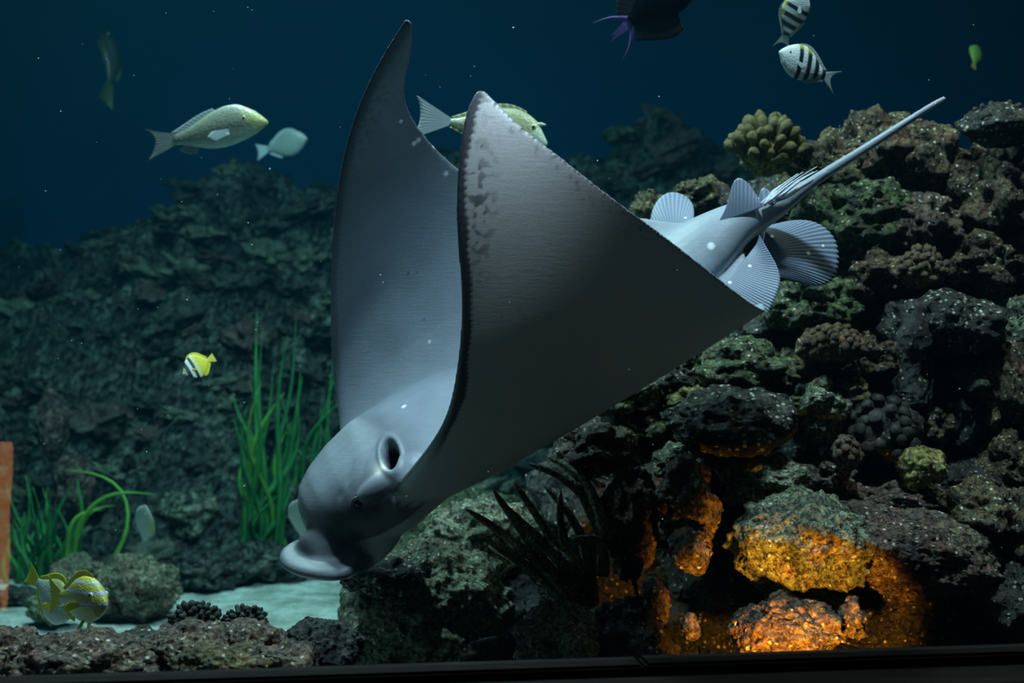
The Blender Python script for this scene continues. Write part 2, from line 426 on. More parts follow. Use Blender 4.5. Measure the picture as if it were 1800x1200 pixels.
# front rocks at the glass, bottom left
FG = 'front rocks along the glass'
rock('front_rock', 'crusty brown rock in the window corner below the striped fish', 15, 1165, 2.22, 52, 62, 0.09, 'crust', sub=6, amp=0.22)
rock('front_rock', 'long low crusty rock lying along the window sill under the striped fish', 160, 1172, 2.18, 135, 56, 0.10, 'crust', sub=6, amp=0.22)
rock('front_rock', 'dark rounded rock behind the long low crusty rock', 243, 1140, 2.38, 52, 32, 0.07, 'dark', amp=0.2)
rock('front_rock', 'domed red-brown rock capped by the wider black coral tuft', 338, 1146, 2.24, 68, 54, 0.09, 'crust', sub=6, amp=0.18)
rock('front_rock', 'domed red-brown rock capped by the smaller black coral tuft', 440, 1146, 2.24, 62, 52, 0.09, 'crust', sub=6, amp=0.18)
rock('front_rock', 'mossy yellow-green rock wedged between the two domed rocks at the sill', 395, 1178, 2.14, 88, 42, 0.06, 'olive', sub=6, amp=0.2)
rock('front_rock', 'rough brown rock at the sill beside the black boulder', 500, 1182, 2.16, 60, 48, 0.06, 'crust', sub=5, amp=0.2)
rock('front_rock', 'smooth black boulder with a notched crest beside the open sand', 562, 1142, 2.30, 68, 52, 0.09, 'black', sub=6, amp=0.16)
rock('buried_boulder', 'dark base rock buried under the crusty sill rocks', 210, 1330, 2.30, 300, 150, 0.14, 'dark', amp=0.12)
rock('buried_boulder', 'dark base rock buried under the black boulder', 520, 1330, 2.30, 160, 150, 0.14, 'dark', amp=0.12)

# centre boulders under the ray
rock('reef_boulder', 'big grey-green boulder sloping down to the open sand', 760, 1075, 2.95, 150, 125, 0.20, 'grey', sub=6, amp=0.22)
rock('reef_boulder', 'grey-green boulder crowned by the stick coral tips', 850, 965, 3.15, 112, 88, 0.16, 'grey', sub=6, amp=0.25)
rock('reef_boulder', 'shadowed dark boulder in the hollow below the stick coral', 905, 1110, 3.0, 90, 90, 0.12, 'black', amp=0.2)
rock('reef_boulder', 'dark boulder in the gap behind the foot of the stick coral', 1000, 1050, 3.6, 120, 110, 0.16, 'dark', amp=0.2)
rock('plate_coral', 'dark speckled plate coral jutting over the sand under the snout', 668, 1014, 2.78, 68, 27, 0.085, 'polyp', sub=5, amp=0.16, cat='coral', lump=0.02)
rock('reef_rock', 'pale grey rock at the sill below the stick coral', 985, 1122, 2.55, 72, 62, 0.10, 'grey', sub=6, amp=0.25)
rock('reef_rock', 'dark rock at the sill between the pale grey rock and the amber-lit stones', 1105, 1130, 2.60, 75, 70, 0.10, 'dark', amp=0.25)

# the big reef on the right: core masses first, then what grows on them
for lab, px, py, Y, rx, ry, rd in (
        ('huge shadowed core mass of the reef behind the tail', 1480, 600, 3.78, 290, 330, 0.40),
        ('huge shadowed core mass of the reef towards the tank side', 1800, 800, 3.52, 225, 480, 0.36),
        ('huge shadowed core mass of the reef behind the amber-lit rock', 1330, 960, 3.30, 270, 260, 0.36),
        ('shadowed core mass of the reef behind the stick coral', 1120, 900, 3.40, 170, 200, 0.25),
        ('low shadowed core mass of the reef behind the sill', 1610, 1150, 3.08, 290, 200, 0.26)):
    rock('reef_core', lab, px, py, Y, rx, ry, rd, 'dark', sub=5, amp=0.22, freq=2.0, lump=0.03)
RR = [
 ('reef_rock', 'knobbly brown summit rock behind the ray\'s tail', 1535, 275, 3.30, 85, 72, .15, 'brown', {}),
 ('reef_rock', 'rounded brown summit rock overhanging a dark hollow', 1620, 282, 3.25, 58, 62, .13, 'brown', {}),
 ('reef_rock', 'olive shoulder rock between the yellow finger coral and the summit', 1452, 312, 3.25, 72, 62, .13, 'olive', {}),
 ('reef_rock', 'mossy green-brown rock below the tail', 1500, 385, 3.15, 92, 66, .14, 'green', {}),
 ('reef_rock', 'brown rock under the dark hollow of the summit', 1610, 400, 3.12, 66, 56, .12, 'crust', {}),
 ('reef_rock', 'broad brown rock carrying the dark plate coral', 1745, 345, 3.18, 85, 92, .18, 'brown', {}),
 ('reef_rock', 'green-topped rock standing behind the ray\'s far pelvic fin', 1232, 352, 3.45, 52, 34, .10, 'olive', {}),
 ('reef_rock', 'small mossy rock behind the trailing edge of the near wing', 1140, 374, 3.5, 30, 34, .08, 'olive', {}),
 ('reef_rock', 'dark rock in the gap under the yellow finger coral', 1325, 420, 3.4, 110, 80, .16, 'dark', {}),
 ('reef_rock', 'green mossy rock just below the ray\'s big pelvic fin', 1425, 535, 3.02, 75, 50, .12, 'green', {}),
 ('reef_rock', 'dark brown rock left of the bush coral', 1540, 490, 3.08, 62, 48, .12, 'brown', {}),
 ('plate_coral', 'wide dome coral thickly dotted with white polyps', 1655, 570, 2.98, 105, 58, .14, 'polyp', {'cat': 'coral', 'amp': .18}),
 ('reef_rock', 'grey rock at the tank side behind the dotted dome coral', 1785, 590, 3.05, 60, 62, .14, 'grey', {}),
 ('reef_rock', 'green mossy rock just under the near wing', 1290, 650, 2.98, 92, 55, .13, 'green', {}),
 ('plate_coral', 'dark coral knob with bright specks close under the near wing', 1190, 660, 3.02, 62, 46, .11, 'polyp', {'cat': 'coral'}),
 ('plate_coral', 'round shelf coral with white specks and a shaded underside', 1292, 742, 2.80, 108, 58, .15, 'polyp', {'cat': 'coral', 'amp': .15}),
 ('reef_rock', 'pale green-grey rock beside the round shelf coral', 1428, 722, 2.88, 55, 48, .10, 'grey', {}),
 ('reef_rock', 'yellow-tufted olive rock at the rim of the round shelf coral', 1225, 705, 2.92, 48, 26, .08, 'coral_yellow', {}),
 ('reef_rock', 'pale rim rock touching the ray\'s belly outline', 1095, 705, 2.98, 62, 40, .10, 'grey', {}),
 ('reef_rock', 'overhanging pale rock with an amber underside beside the belly', 1045, 790, 2.82, 62, 46, .10, 'crust', {}),
 ('reef_rock', 'tall crusted pillar rock right of the stick coral', 1105, 915, 2.72, 42, 92, .09, 'crust', {}),
 ('reef_rock', 'pale stone cap on the hanging amber rock', 1190, 815, 2.76, 36, 30, .07, 'grey', {}),
 ('reef_rock', 'hanging amber-lit rock below the round shelf coral', 1208, 880, 2.66, 44, 66, .08, 'crust', {}),
 ('reef_rock', 'squared amber-lit stone under the hanging rock', 1216, 966, 2.58, 34, 38, .06, 'crust', {'amp': .15}),
 ('reef_rock', 'slim leaning reddish stone in the dark cleft', 1155, 1050, 2.55, 20, 42, .03, 'crust', {'tilt': -18, 'amp': .15, 'sub': 4}),
 ('reef_rock', 'tiny amber-lit round pebble in the dark cleft', 1212, 1098, 2.50, 16, 20, .022, 'crust', {'amp': .15, 'sub': 4}),
 ('reef_rock', 'pale slab rock above the amber-lit rock', 1350, 845, 2.75, 72, 38, .10, 'grey', {}),
 ('reef_rock', 'broad grey-green sloping rock whose face glows amber', 1405, 962, 2.58, 118, 92, .15, 'grey', {'sub': 6, 'amp': .2}),
 ('reef_rock', 'long sloping rock top right of the amber glow', 1590, 968, 2.64, 165, 72, .14, 'crust', {'sub': 6, 'amp': .18, 'tilt': 12}),
 ('reef_rock', 'amber-lit rounded rock resting on the sill', 1380, 1108, 2.42, 88, 56, .10, 'crust', {'sub': 6, 'amp': .22}),
 ('reef_rock', 'small amber-lit stone in the cave mouth', 1490, 1092, 2.46, 28, 34, .04, 'crust', {'sub': 4}),
 ('reef_rock', 'overhung shadowed rock under the long sloping rock', 1640, 1095, 2.72, 120, 75, .14, 'dark', {}),
 ('reef_rock', 'speckled brown rock at the end of the long sloping rock', 1725, 900, 2.70, 58, 52, .10, 'brown', {}),
 ('reef_rock', 'speckled brown rock against the tank side above the sill', 1795, 930, 2.66, 46, 70, .10, 'brown', {}),
 ('reef_rock', 'dark rock against the tank side at the sill', 1785, 1070, 2.62, 62, 90, .10, 'dark', {}),
 ('reef_rock', 'brown-green stone with a flat top in the shaded middle of the reef', 1618, 822, 2.78, 40, 32, .06, 'coral_yellow', {'amp': .2}),
 ('reef_rock', 'tall brown rock wall by the tank side under the dotted dome', 1760, 705, 2.98, 55, 100, .12, 'brown', {}),
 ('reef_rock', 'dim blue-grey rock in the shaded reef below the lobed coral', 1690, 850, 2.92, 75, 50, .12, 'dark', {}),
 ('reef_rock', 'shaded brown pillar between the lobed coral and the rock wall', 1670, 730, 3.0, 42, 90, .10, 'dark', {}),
 ('reef_rock', 'dim brown rock filling the gap between the bead coral and the pillar sponge', 1535, 640, 3.02, 62, 52, .12, 'brown', {}),
 ('reef_rock', 'dim olive rock under the bead coral', 1465, 690, 2.98, 55, 42, .11, 'olive', {}),
 ('reef_rock', 'brown rock behind the summit hollow beside the bush coral', 1710, 470, 3.12, 72, 60, .13, 'brown', {}),
 ('reef_rock', 'shaded olive rock between the mossy rock and the bush coral', 1545, 440, 3.2, 60, 40, .12, 'olive', {}),
 ('reef_rock', 'shaded brown stone at the foot of the pillar sponge', 1620, 745, 2.95, 46, 40, .09, 'brown', {}),
 ('reef_rock', 'dim green rock below the dotted dome coral', 1690, 660, 3.02, 60, 46, .12, 'green', {}),
 ('reef_rock', 'low crusted rock behind the top of the long sloping rock', 1560, 880, 2.85, 90, 38, .12, 'crust', {}),
 ('reef_rock', 'brown rock at the tank side above the speckled brown rock', 1775, 815, 2.88, 50, 52, .10, 'brown', {}),
 ('reef_rock', 'dim crusted rock under the lobed coral', 1450, 845, 2.86, 62, 44, .10, 'crust', {}),
 ('reef_rock', 'green-brown rock behind the round shelf coral', 1385, 660, 3.0, 56, 40, .11, 'olive', {}),
 ('reef_rock', 'mossy ledge rock just above the overhanging pale rock', 1140, 765, 2.95, 60, 42, .10, 'green', {}),
 ('reef_rock', 'dark brown rock in the shaded corner under the broad brown rock', 1775, 455, 3.15, 55, 55, .12, 'crust', {}),
 ('reef_rock', 'dark speckled rock behind the bead coral', 1370, 570, 3.16, 80, 55, .13, 'dark', {}),
]
for name, lab, px, py, Y, rx, ry, rd, mat, kw in RR:
    rock(name, lab, px, py, Y, rx, ry, rd, mat, **kw)

# ---------------------------------------------------------------- corals
def finger_mesh(name, mat, seed, L=1.0, r=0.24, lobes=0.18, seg=10, n=9, bulb=1.25):
    rings = []; off = Vector((seed*3.1, 0, 0))
    bend = Vector((noise.noise(off + Vector((1, 2, 3))), noise.noise(off + Vector((4, 2, 9))), 0))*0.25
    for i in range(n):
        t = i/(n - 1)
        rr = r*(0.62 + (bulb - 0.62)*min(1, t*1.4)) if t < 0.72 else r*bulb*math.sqrt(max(0.02, 1 - ((t - 0.72)/0.285)**2))
        c = Vector((bend.x*t*t, bend.y*t*t, L*t))
        rings.append([c + Vector((math.cos(a), math.sin(a), 0))*rr*(1 + lobes*noise.noise(Vector((math.cos(a)*1.6, math.sin(a)*1.6, t*4)) + off)) for a in (2*math.pi*k/seg for k in range(seg))])
    V, F = loft(rings)
    me = bpy.data.meshes.new(name); me.from_pydata([tuple(v) for v in V], [], F); me.update()
    me.polygons.foreach_set('use_smooth', [True]*len(F)); me.materials.append(mat)
    return me
def finger_coral(label, px, py, Y, rad_px, n, flen, frad, mat, seed=0, core=0.55, spread=1.25, squash=1.0, name='finger_coral', part='branch', tilt=(0, 0), rise=0.25):
    s = Y/FPX; rad = rad_px*s; rr = random.Random(seed)
    e = empty(name, at(px, py, Y)); tag(e, label, 'coral')
    b = data_obj('base', rock_mesh('base', rad*core*1.15, rad*core*0.9, rad*core*squash, seed + 200, M[mat], 4, 0.2, lump=0.004, grain=0.0015, poly=0.003), e)
    ms = [finger_mesh(part, M[mat], seed*5 + k) for k in range(4)]
    up = Matrix.Rotation(tilt[0], 3, 'X') @ Matrix.Rotation(tilt[1], 3, 'Y')
    for k in range(n):
        th = math.acos(1 - (1 - math.cos(spread))*(k + 0.5)/n); ph = k*2.39996 + rr.uniform(-0.3, 0.3)
        d = up @ Vector((math.sin(th)*math.cos(ph), math.sin(th)*math.sin(ph), math.cos(th)))
        o = data_obj(part, ms[k % 4], e)
        o.location = Vector((d.x*rad*core*0.8, d.y*rad*core*0.7, d.z*rad*core*0.8*squash))
        o.rotation_mode = 'QUATERNION'
        o.rotation_quaternion = (d*Vector((1, 1, squash)).length + Vector((rr.uniform(-.12, .12), rr.uniform(-.12, .12), rise))).to_track_quat('Z', 'Y')
        fl = flen*rad*rr.uniform(0.8, 1.2); o.scale = (frad*rad/0.24*rr.uniform(.85, 1.15),)*2 + (fl,)
    return e
finger_coral('yellow-brown finger coral with thick stubby lobes standing clear against the water', 1347, 272, 3.15, 76, 46, 0.60, 0.105, 'coral_yellow', 3, core=0.58, spread=1.7, squash=0.85, tilt=(0.45, 0), rise=0.9)
finger_coral('brown bush coral with pale tips under the summit hollow', 1622, 478, 2.96, 52, 46, 0.42, 0.10, 'coral_brown', 5, core=0.62, spread=1.5, tilt=(0.5, 0))
finger_coral('low brown bead coral spreading below the ray\'s pelvic fins', 1462, 608, 2.89, 68, 70, 0.26, 0.085, 'coral_brown', 6, core=0.78, spread=1.7, squash=0.55, tilt=(0.5, 0))
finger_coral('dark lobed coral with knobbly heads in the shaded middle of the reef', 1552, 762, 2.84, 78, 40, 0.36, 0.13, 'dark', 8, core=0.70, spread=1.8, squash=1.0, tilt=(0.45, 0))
finger_coral('black coral tuft, the wider of two, on a domed rock at the sill', 342, 1098, 2.36, 54, 60, 0.40, 0.075, 'coral_black', 11, core=0.66, spread=1.6, squash=0.75)
finger_coral('black coral tuft, the smaller of two, on a domed rock at the sill', 432, 1098, 2.36, 46, 50, 0.40, 0.08, 'coral_black', 12, core=0.66, spread=1.6, squash=0.75)
finger_coral('dark spiky plate coral crowning the reef by the tank side', 1758, 222, 3.05, 74, 80, 0.22, 0.06, 'polyp', 14, core=0.86, spread=2.1, squash=0.55, tilt=(0.4, 0))
finger_coral('small leaning stub coral with knobs beside the lobed coral', 1488, 800, 2.74, 34, 16, 0.42, 0.16, 'crust', 15, core=0.6, spread=1.7, squash=1.5)

def rods(name, label, base, tips, r0, r1, mat, Y, cat='coral', part='branch', sag=0.03, seed=0):
    e = empty(name, at(base[0], base[1], Y)); tag(e, label, cat); o0 = e.location.copy(); rr = random.Random(seed)
    for (bx, by, tx, ty, dY) in tips:
        p0 = at(bx, by, Y + rr.uniform(-.03, .03)) - o0; p1 = at(tx, ty, Y + dY) - o0
        mid = (p0 + p1)/2 + Vector((rr.uniform(-sag, sag), rr.uniform(-sag, sag), rr.uniform(0, sag)))
        P = path([p0, mid, p1], 14)
        V, F = tube(P, [r0 + (r1 - r0)*i/13 for i in range(13)] + [r1*0.4], 10, 0.25, seed)
        mesh_obj(part, V, F, M[mat], e)
    return e
rods('stick_coral', 'dark olive stick coral fanning up and out from the reef foot', (1030, 1085),
     [(1035, 1085, 820, 895, -.05), (1040, 1080, 868, 862, -.02), (1025, 1075, 850, 945, -.12), (1030, 1040, 905, 850, .05), (1040, 1060, 955, 850, .08),
      (1010, 1000, 878, 880, .0), (1045, 1040, 985, 860, .05), (1060, 960, 930, 815, .06), (1065, 950, 960, 800, .1), (1020, 1040, 860, 960, .1),
      (960, 990, 870, 1020, -.06), (1020, 1030, 925, 940, -.1), (1060, 1010, 1000, 950, -.05), (1035, 1085, 985, 960, -.08)],
     0.0135, 0.0055, 'coral_stick', 2.66, seed=3)
# pillar sponge
e = empty('pillar_sponge', at(1602, 705, 2.86)); tag(e, 'dark upright pillar sponge in front of the dotted dome coral', 'sponge')
P = path([Vector((-.002, 0, -.012)), Vector((0, 0, .06)), Vector((.006, 0, .14)), Vector((.004, .01, .205))], 22)
V, F = tube(P, [0.030 + 0.006*math.sin(i*.6) for i in range(20)] + [0.022, 0.008], 18, 0.25, 4)
mesh_obj('stalk', V, F, M['dark'], e)
V, F = tube(path([Vector((.03, .01, -.005)), Vector((.034, .01, .05)), Vector((.03, .012, .10))], 10), [.014]*8 + [.011, .004], 12, 0.2, 2)
mesh_obj('side_stalk', V, F, M['dark'], e)

# ---------------------------------------------------------------- rocks settle against each other and the floor
def settle(press=0.003):
    """where one rock reaches into another, shape its hidden side to the other's face so that they only press together"""
    bpy.context.view_layer.update()
    R_ = [o for o in bpy.data.objects if o.type == 'MESH' and o.parent is None and o.name.split('.')[0] in
          ('boulder', 'algae_boulder', 'sponge_tube', 'front_rock', 'buried_boulder', 'reef_boulder', 'plate_coral', 'reef_rock', 'reef_core')]
    W = {}; Fc = {}; B_ = {}
    for o in R_:
        mw = np.array(o.matrix_world); c_ = np.empty(len(o.data.vertices)*3); o.data.vertices.foreach_get('co', c_)
        w = c_.reshape(-1, 3) @ mw[:3, :3].T + mw[:3, 3]
        w[:, 2] = np.maximum(w[:, 2], -0.035)             # seated on the tank floor
        W[o.name] = w; Fc[o.name] = [tuple(p.vertices) for p in o.data.polygons]; B_[o.name] = BVHTree.FromPolygons(w.tolist(), Fc[o.name])
    def inside(bv, p):
        loc, n, _, _ = bv.find_nearest(p); return (Vector(p) - loc).dot(n) < 0
    order = sorted(R_, key=lambda o: o.location.y)
    for i, near_o in enumerate(order):
        for far_o in order[i+1:]:
            a, b = near_o.name, far_o.name
            if (W[a].min(0) > W[b].max(0)).any() or (W[b].min(0) > W[a].max(0)).any() or not B_[a].overlap(B_[b]): continue
            keep, cut = (near_o, far_o) if not inside(B_[a], far_o.location) else (far_o, near_o)
            kb = B_[keep.name]
            if inside(kb, cut.location): print('centre buried', a, b); continue
            w = W[cut.name]; lo, hi = W[keep.name].min(0), W[keep.name].max(0); c_ = cut.location
            for ix in np.nonzero(((w > lo - .01) & (w < hi + .01)).all(1))[0]:
                d = Vector(w[ix]) - c_; L_ = d.length; d /= L_; t_ = 0.0; hits = 0
                while True:                                # faces of the other rock between this rock's centre and the vertex
                    h_, _n, _i, dt = kb.ray_cast(c_ + d*(t_ + 1e-5), d, L_ - t_ - 1e-5)
                    if h_ is None: break
                    t_ += dt + 1e-5; hits += 1
                if hits % 2 and t_ + press < L_: w[ix] = c_ + d*(t_ + press)
            B_[cut.name] = BVHTree.FromPolygons(w.tolist(), Fc[cut.name])
    for o in R_:
        mi = np.array(o.matrix_world.inverted()); l_ = W[o.name] @ mi[:3, :3].T + mi[:3, 3]
        o.data.vertices.foreach_set('co', l_.astype(np.float32).ravel()); o.data.update()
settle(); settle()                                      # the second pass takes up what the first uncovered

# ---------------------------------------------------------------- seagrass
def grass_mat(name, c0, c1):
    m, nt, out = new_mat(name); n = noise_n(nt, coords(nt), 9, 3)
    p = principled(nt, out, ramp(nt, n.outputs[0], [(0.3, c0), (0.7, c1)]), 0.5, None, 0.3)
    tl = N(nt, 'ShaderNodeBsdfTranslucent'); tl.inputs[0].default_value = (*c1, 1)
    mx = N(nt, 'ShaderNodeMixShader'); mx.inputs[0].default_value = 0.4
    nt.links.new(p.outputs[0], mx.inputs[1]); nt.links.new(tl.outputs[0], mx.inputs[2]); nt.links.new(mx.outputs[0], out.inputs[0])
    return m
M['grass'] = grass_mat('seagrass_green', (0.04, 0.22, 0.07), (0.10, 0.42, 0.12))
M['grass_lime'] = grass_mat('seagrass_lime', (0.14, 0.38, 0.06), (0.24, 0.55, 0.10))
M['grass_dark'] = grass_mat('seagrass_dark', (0.02, 0.12, 0.05), (0.05, 0.24, 0.09))
def blade(parent, pts, w, mat):
    """ribbon leaf with real thickness and a raised midrib"""
    P = path(pts, 16); rings = []
    for i, p in enumerate(P):
        t = i/15; d = (P[min(i+1, 15)] - P[max(i-1, 0)]).normalized()
        side = d.cross(Vector((0.25, 1, 0.1))).normalized(); nn = d.cross(side)
        ww = w*(0.55 + 0.45*math.sin(math.pi*min(1, t*1.1 + 0.15)))*(1 if t < 0.75 else max(0.12, 1 - (t - 0.75)/0.27))
        rings.append([p + side*ww, p + nn*0.0022, p - side*ww, p - nn*0.0014])
    V, F = loft(rings); return mesh_obj('blade', V, F, M[mat], parent)
def clump(label, bx, by, Y, blades, w, mats, seed):
    e = empty('seagrass', at(bx, by, Y)); tag(e, label, 'seagrass', None); o0 = e.location.copy(); rr = random.Random(seed)
    for pts in blades:
        n = len(pts); dz = rr.uniform(-.25, .25)
        P = [at(x, y, Y + dz*i/max(1, n-1) + rr.uniform(-.02, .02)) - o0 for i, (x, y) in enumerate(pts)]
        blade(e, P, w*rr.uniform(.8, 1.25), rr.choice(mats))
    return e
rr = random.Random(9)
def upright(x0, y0, x1, y1, k): return [(x0, y0), ((2*x0+x1)/3 + rr.uniform(-k, k), y0 + (y1-y0)/3), ((x0+2*x1)/3 + rr.uniform(-k, k), y0 + 2*(y1-y0)/3), (x1, y1)]
B1 = [upright(rr.uniform(430, 500), 1000, rr.uniform(405, 545), rr.uniform(640, 900), 22) for _ in range(26)]
B1 += [upright(462, 1000, 452, 548, 8), upright(468, 1000, 462, 575, 12), upright(475, 1000, 520, 560, 20), upright(480, 990, 505, 590, 10), [(462, 950), (440, 820), (455, 760), (500, 690)], [(470, 960), (452, 800), (415, 715), (410, 690)]]
clump('tall green seagrass clump rising behind the dark boulder beside the ray\'s head', 465, 1000, 5.3, B1, 0.013, ['grass', 'grass', 'grass_dark', 'grass_lime'], 1)
B2 = [upright(rr.uniform(520, 590), 1000, rr.uniform(505, 610), rr.uniform(620, 860), 20) for _ in range(18)]
B2 += [[(540, 980), (520, 850), (512, 770), (508, 745)], [(530, 900), (540, 780), (565, 740), (598, 705)]]
clump('dim seagrass clump partly hidden behind the ray\'s head', 560, 1000, 5.55, B2, 0.012, ['grass_dark', 'grass'], 2)
B3 = [upright(rr.uniform(20, 125), 1040, rr.uniform(5, 140), rr.uniform(830, 960), 18) for _ in range(34)]
clump('dense short seagrass bed at the glass edge behind the striped fish', 80, 1034, 5.0, B3, 0.011, ['grass_dark', 'grass', 'grass'], 3)
B4 = [[(130, 1040), (142, 920), (190, 872), (275, 869)], [(210, 870), (195, 845), (160, 832), (102, 825)], [(128, 1035), (135, 950), (160, 900), (205, 888)], [(110, 1045), (120, 990), (135, 950), (150, 930)], [(120, 1040), (118, 960), (140, 905), (180, 895)]]
B4[1] = [(150, 1040), (222, 930), (212, 862), (180, 838), (102, 825)]
clump('long lime-green seagrass blades arching over beside the tan boulders', 130, 1040, 4.86, B4, 0.010, ['grass_lime'], 4)

# ---------------------------------------------------------------- rubble stones, each set down clear of its neighbours
bpy.context.view_layer.update()
slope_bvh = BVHTree.FromPolygons([v.co for v in back.data.vertices], [tuple(p.vertices) for p in back.data.polygons])
def world_bvh(objs):
    V = []; F = []
    for o in objs:
        n0_ = len(V); V += [o.matrix_world @ v.co for v in o.data.vertices]; F += [tuple(i + n0_ for i in p.vertices) for p in o.data.polygons]
    A_ = np.array([tuple(v) for v in V])
    return BVHTree.FromPolygons(V, F), A_.min(0), A_.max(0)
placed = [world_bvh([o]) for o in bpy.data.objects if o.type == 'MESH' and (o.name.startswith(('boulder', 'sponge_tube', 'algae_boulder')) or (o.parent and o.parent.name.startswith('seagrass')))]
rnd = random.Random(4)
protos = []; hulls = []
for k in range(10):
    mat = ('far', 'farpale', 'far', 'farpale', 'farwarm')[k % 5]
    protos.append(rock_mesh('reef_rubble_stone', 1, 0.8, 0.55, 50 + k, M[mat], 4, 0.8, 1.8, lump=0, grain=0, poly=0))
    hm = rock_mesh('hull', 1, 0.8, 0.55, 50 + k, M[mat], 3, 0.8, 1.8, lump=0, grain=0, poly=0)
    hulls.append(([v.co.copy() for v in hm.vertices], [tuple(p.vertices) for p in hm.polygons])); bpy.data.meshes.remove(hm)
count = 0
while count < 295:
    s = rnd.choice((0.03, 0.04, 0.05, 0.06, 0.07, 0.10))*rnd.uniform(0.8, 1.25); pk = rnd.randrange(10)
    rot = Matrix.Rotation(rnd.uniform(0, 6.3), 4, 'Z') @ Matrix.Rotation(rnd.uniform(-0.5, 0.5), 4, 'Y') @ Matrix.Rotation(rnd.uniform(-0.5, 0.5), 4, 'X')
    scl = Vector((s*rnd.uniform(0.9, 1.6), s, s*rnd.uniform(0.6, 1.1)))
    for attempt in range(60):
        y = 5.1 + 2.3*rnd.random()**1.15; x = rnd.uniform(-0.40, 0.16)*y
        top_, _n, _i, _d = slope_bvh.ray_cast(Vector((x, y, 4.0)), Vector((0, 0, -1)))
        if top_ is None: continue
        mtx = Matrix.Translation(top_ + Vector((0, 0, 0.22*scl.z))) @ rot @ Matrix.Diagonal((*scl, 1))
        HV = [mtx @ v for v in hulls[pk][0]]; A_ = np.array([tuple(v) for v in HV]); lo, hi = A_.min(0), A_.max(0)
        near_by = [q for q in placed if not ((q[1] > hi).any() or (q[2] < lo).any())]
        hb = BVHTree.FromPolygons(HV, hulls[pk][1])
        if not any(q[0].overlap(hb) for q in near_by): break
        if attempt % 15 == 14: scl = scl*0.8
    else: continue
    placed.append((hb, lo, hi)); count += 1
    o = data_obj('reef_rubble_stone', protos[pk]); o.matrix_world = mtx
    look, grp = (('dark grey', 'dark rubble stones on the back slope'), ('pale grey-green', 'pale rubble stones on the back slope'), ('dark grey', 'dark rubble stones on the back slope'),
                 ('pale grey-green', 'pale rubble stones on the back slope'), ('reddish-brown', 'reddish rubble stones on the back slope'))[pk % 5]
    tag(o, 'blurred %s rubble stone on the dim slope behind the sand' % look, 'stone', grp)

# ================================================================ the eagle ray
RY = 2.70                                              # distance of its spine from the lens
AF = Vector((-0.818, 0.0, -0.575)); AL = Vector((0.35, -0.79, -0.503)); AU = Vector((-0.45, -0.61, 0.645))
for v_ in (AF, AL, AU): v_.normalize()
def rp(px, py, a, h): return at(px, py, RY - 0.79*a - 0.61*h)

# wing ribs, far tip to near tip: span parameter, side offset, lift, leading edge, trailing edge, half thickness
RIBS = [
 (-1.00, -.200, .640, (714, 32), (724, 40), .0042),
 (-0.93, -.232, .590, (676, 92), (722, 96), .0050),
 (-0.82, -.265, .510, (627, 195), (711, 160), .0065),
 (-0.70, -.278, .410, (595, 320), (735, 222), .0085),
 (-0.58, -.265, .290, (583, 450), (798, 290), .0110),
 (-0.46, -.240, .170, (581, 575), (900, 348), .0150),
 (-0.33, -.190, .075, (591, 700), (1060, 372), .0230),
 (-0.17, -.110, .015, (598, 800), (1200, 392), .0420),
 ( 0.00,  .000, .000, (590, 895), (1285, 405), .0520),
 ( 0.15,  .110, -.012, (655, 895), (1330, 505), .0450),
 ( 0.28,  .175, .045, (712, 842), (1342, 543), .0300),
 ( 0.40,  .225, .150, (772, 760), (1262, 487), .0200),
 ( 0.53,  .275, .280, (802, 660), (1165, 412), .0150),
 ( 0.68,  .298, .410, (811, 510), (1060, 334), .0110),
 ( 0.82,  .282, .520, (802, 370), (968, 262), .0080),
 ( 0.92,  .245, .590, (810, 250), (902, 208), .0058),
 ( 0.98,  .215, .625, (826, 182), (865, 172), .0046),
 ( 1.00,  .203, .637, (838, 160), (850, 158), .0042),
]
tj = np.array([r[0] for r in RIBS])
LE = np.array([tuple(rp(*r[3], r[1], r[2])) for r in RIBS]); TE = np.array([tuple(rp(*r[4], r[1], r[2])) for r in RIBS])
TH = np.array([r[5] for r in RIBS])
arc = np.r_[0, np.cumsum(np.linalg.norm(np.diff((LE + TE)/2, axis=0), axis=1) + 0.3*np.linalg.norm(np.diff(LE, axis=0), axis=1))]
NJ, NC = 190, 110
tq = np.linspace(0, arc[-1], NJ)
LEq, TEq = spline(arc, LE, tq), spline(arc, TE, tq); THq = np.interp(tq, arc, TH); Jq = np.interp(tq, arc, tj)
cc = (1 - np.cos(np.pi*np.linspace(0, 1, NC)))/2; cc = 0.6*cc + 0.4*np.linspace(0, 1, NC)
G = LEq[:, None, :]*(1 - cc)[None, :, None] + TEq[:, None, :]*cc[None, :, None]
dj = np.gradient(G, axis=0); dc = np.gradient(G, axis=1)
NR = np.cross(dj, dc); NR /= np.linalg.norm(NR, axis=2)[..., None] + 1e-12
if NR[NJ//2, NC//2] @ np.array(AU) < 0: NR = -NR
f = (cc**0.5)*(1 - cc)**0.9; f = f/f.max()
TT = 0.0028 + (THq[:, None] - 0.0028)*f[None, :]
belly = 1 + 0.55*np.exp(-(Jq/0.22)**2)                  # fuller underside at the body
back_ = 1 + 0.15*np.exp(-(Jq/0.20)**2)
VD = G + NR*(TT*back_[:, None])[..., None]; VV = G - NR*(TT*belly[:, None])[..., None]
src_pts = [VD.reshape(-1, 3), VV.reshape(-1, 3)]
src_j = [np.repeat(Jq, NC)]*2; src_c = [np.tile(cc, NJ)]*2
src_s = [np.ones(NJ*NC), np.zeros(NJ*NC)]
verts = np.concatenate(src_pts); n0 = NJ*NC; faces = []
def gi(i, k): return i*NC + k
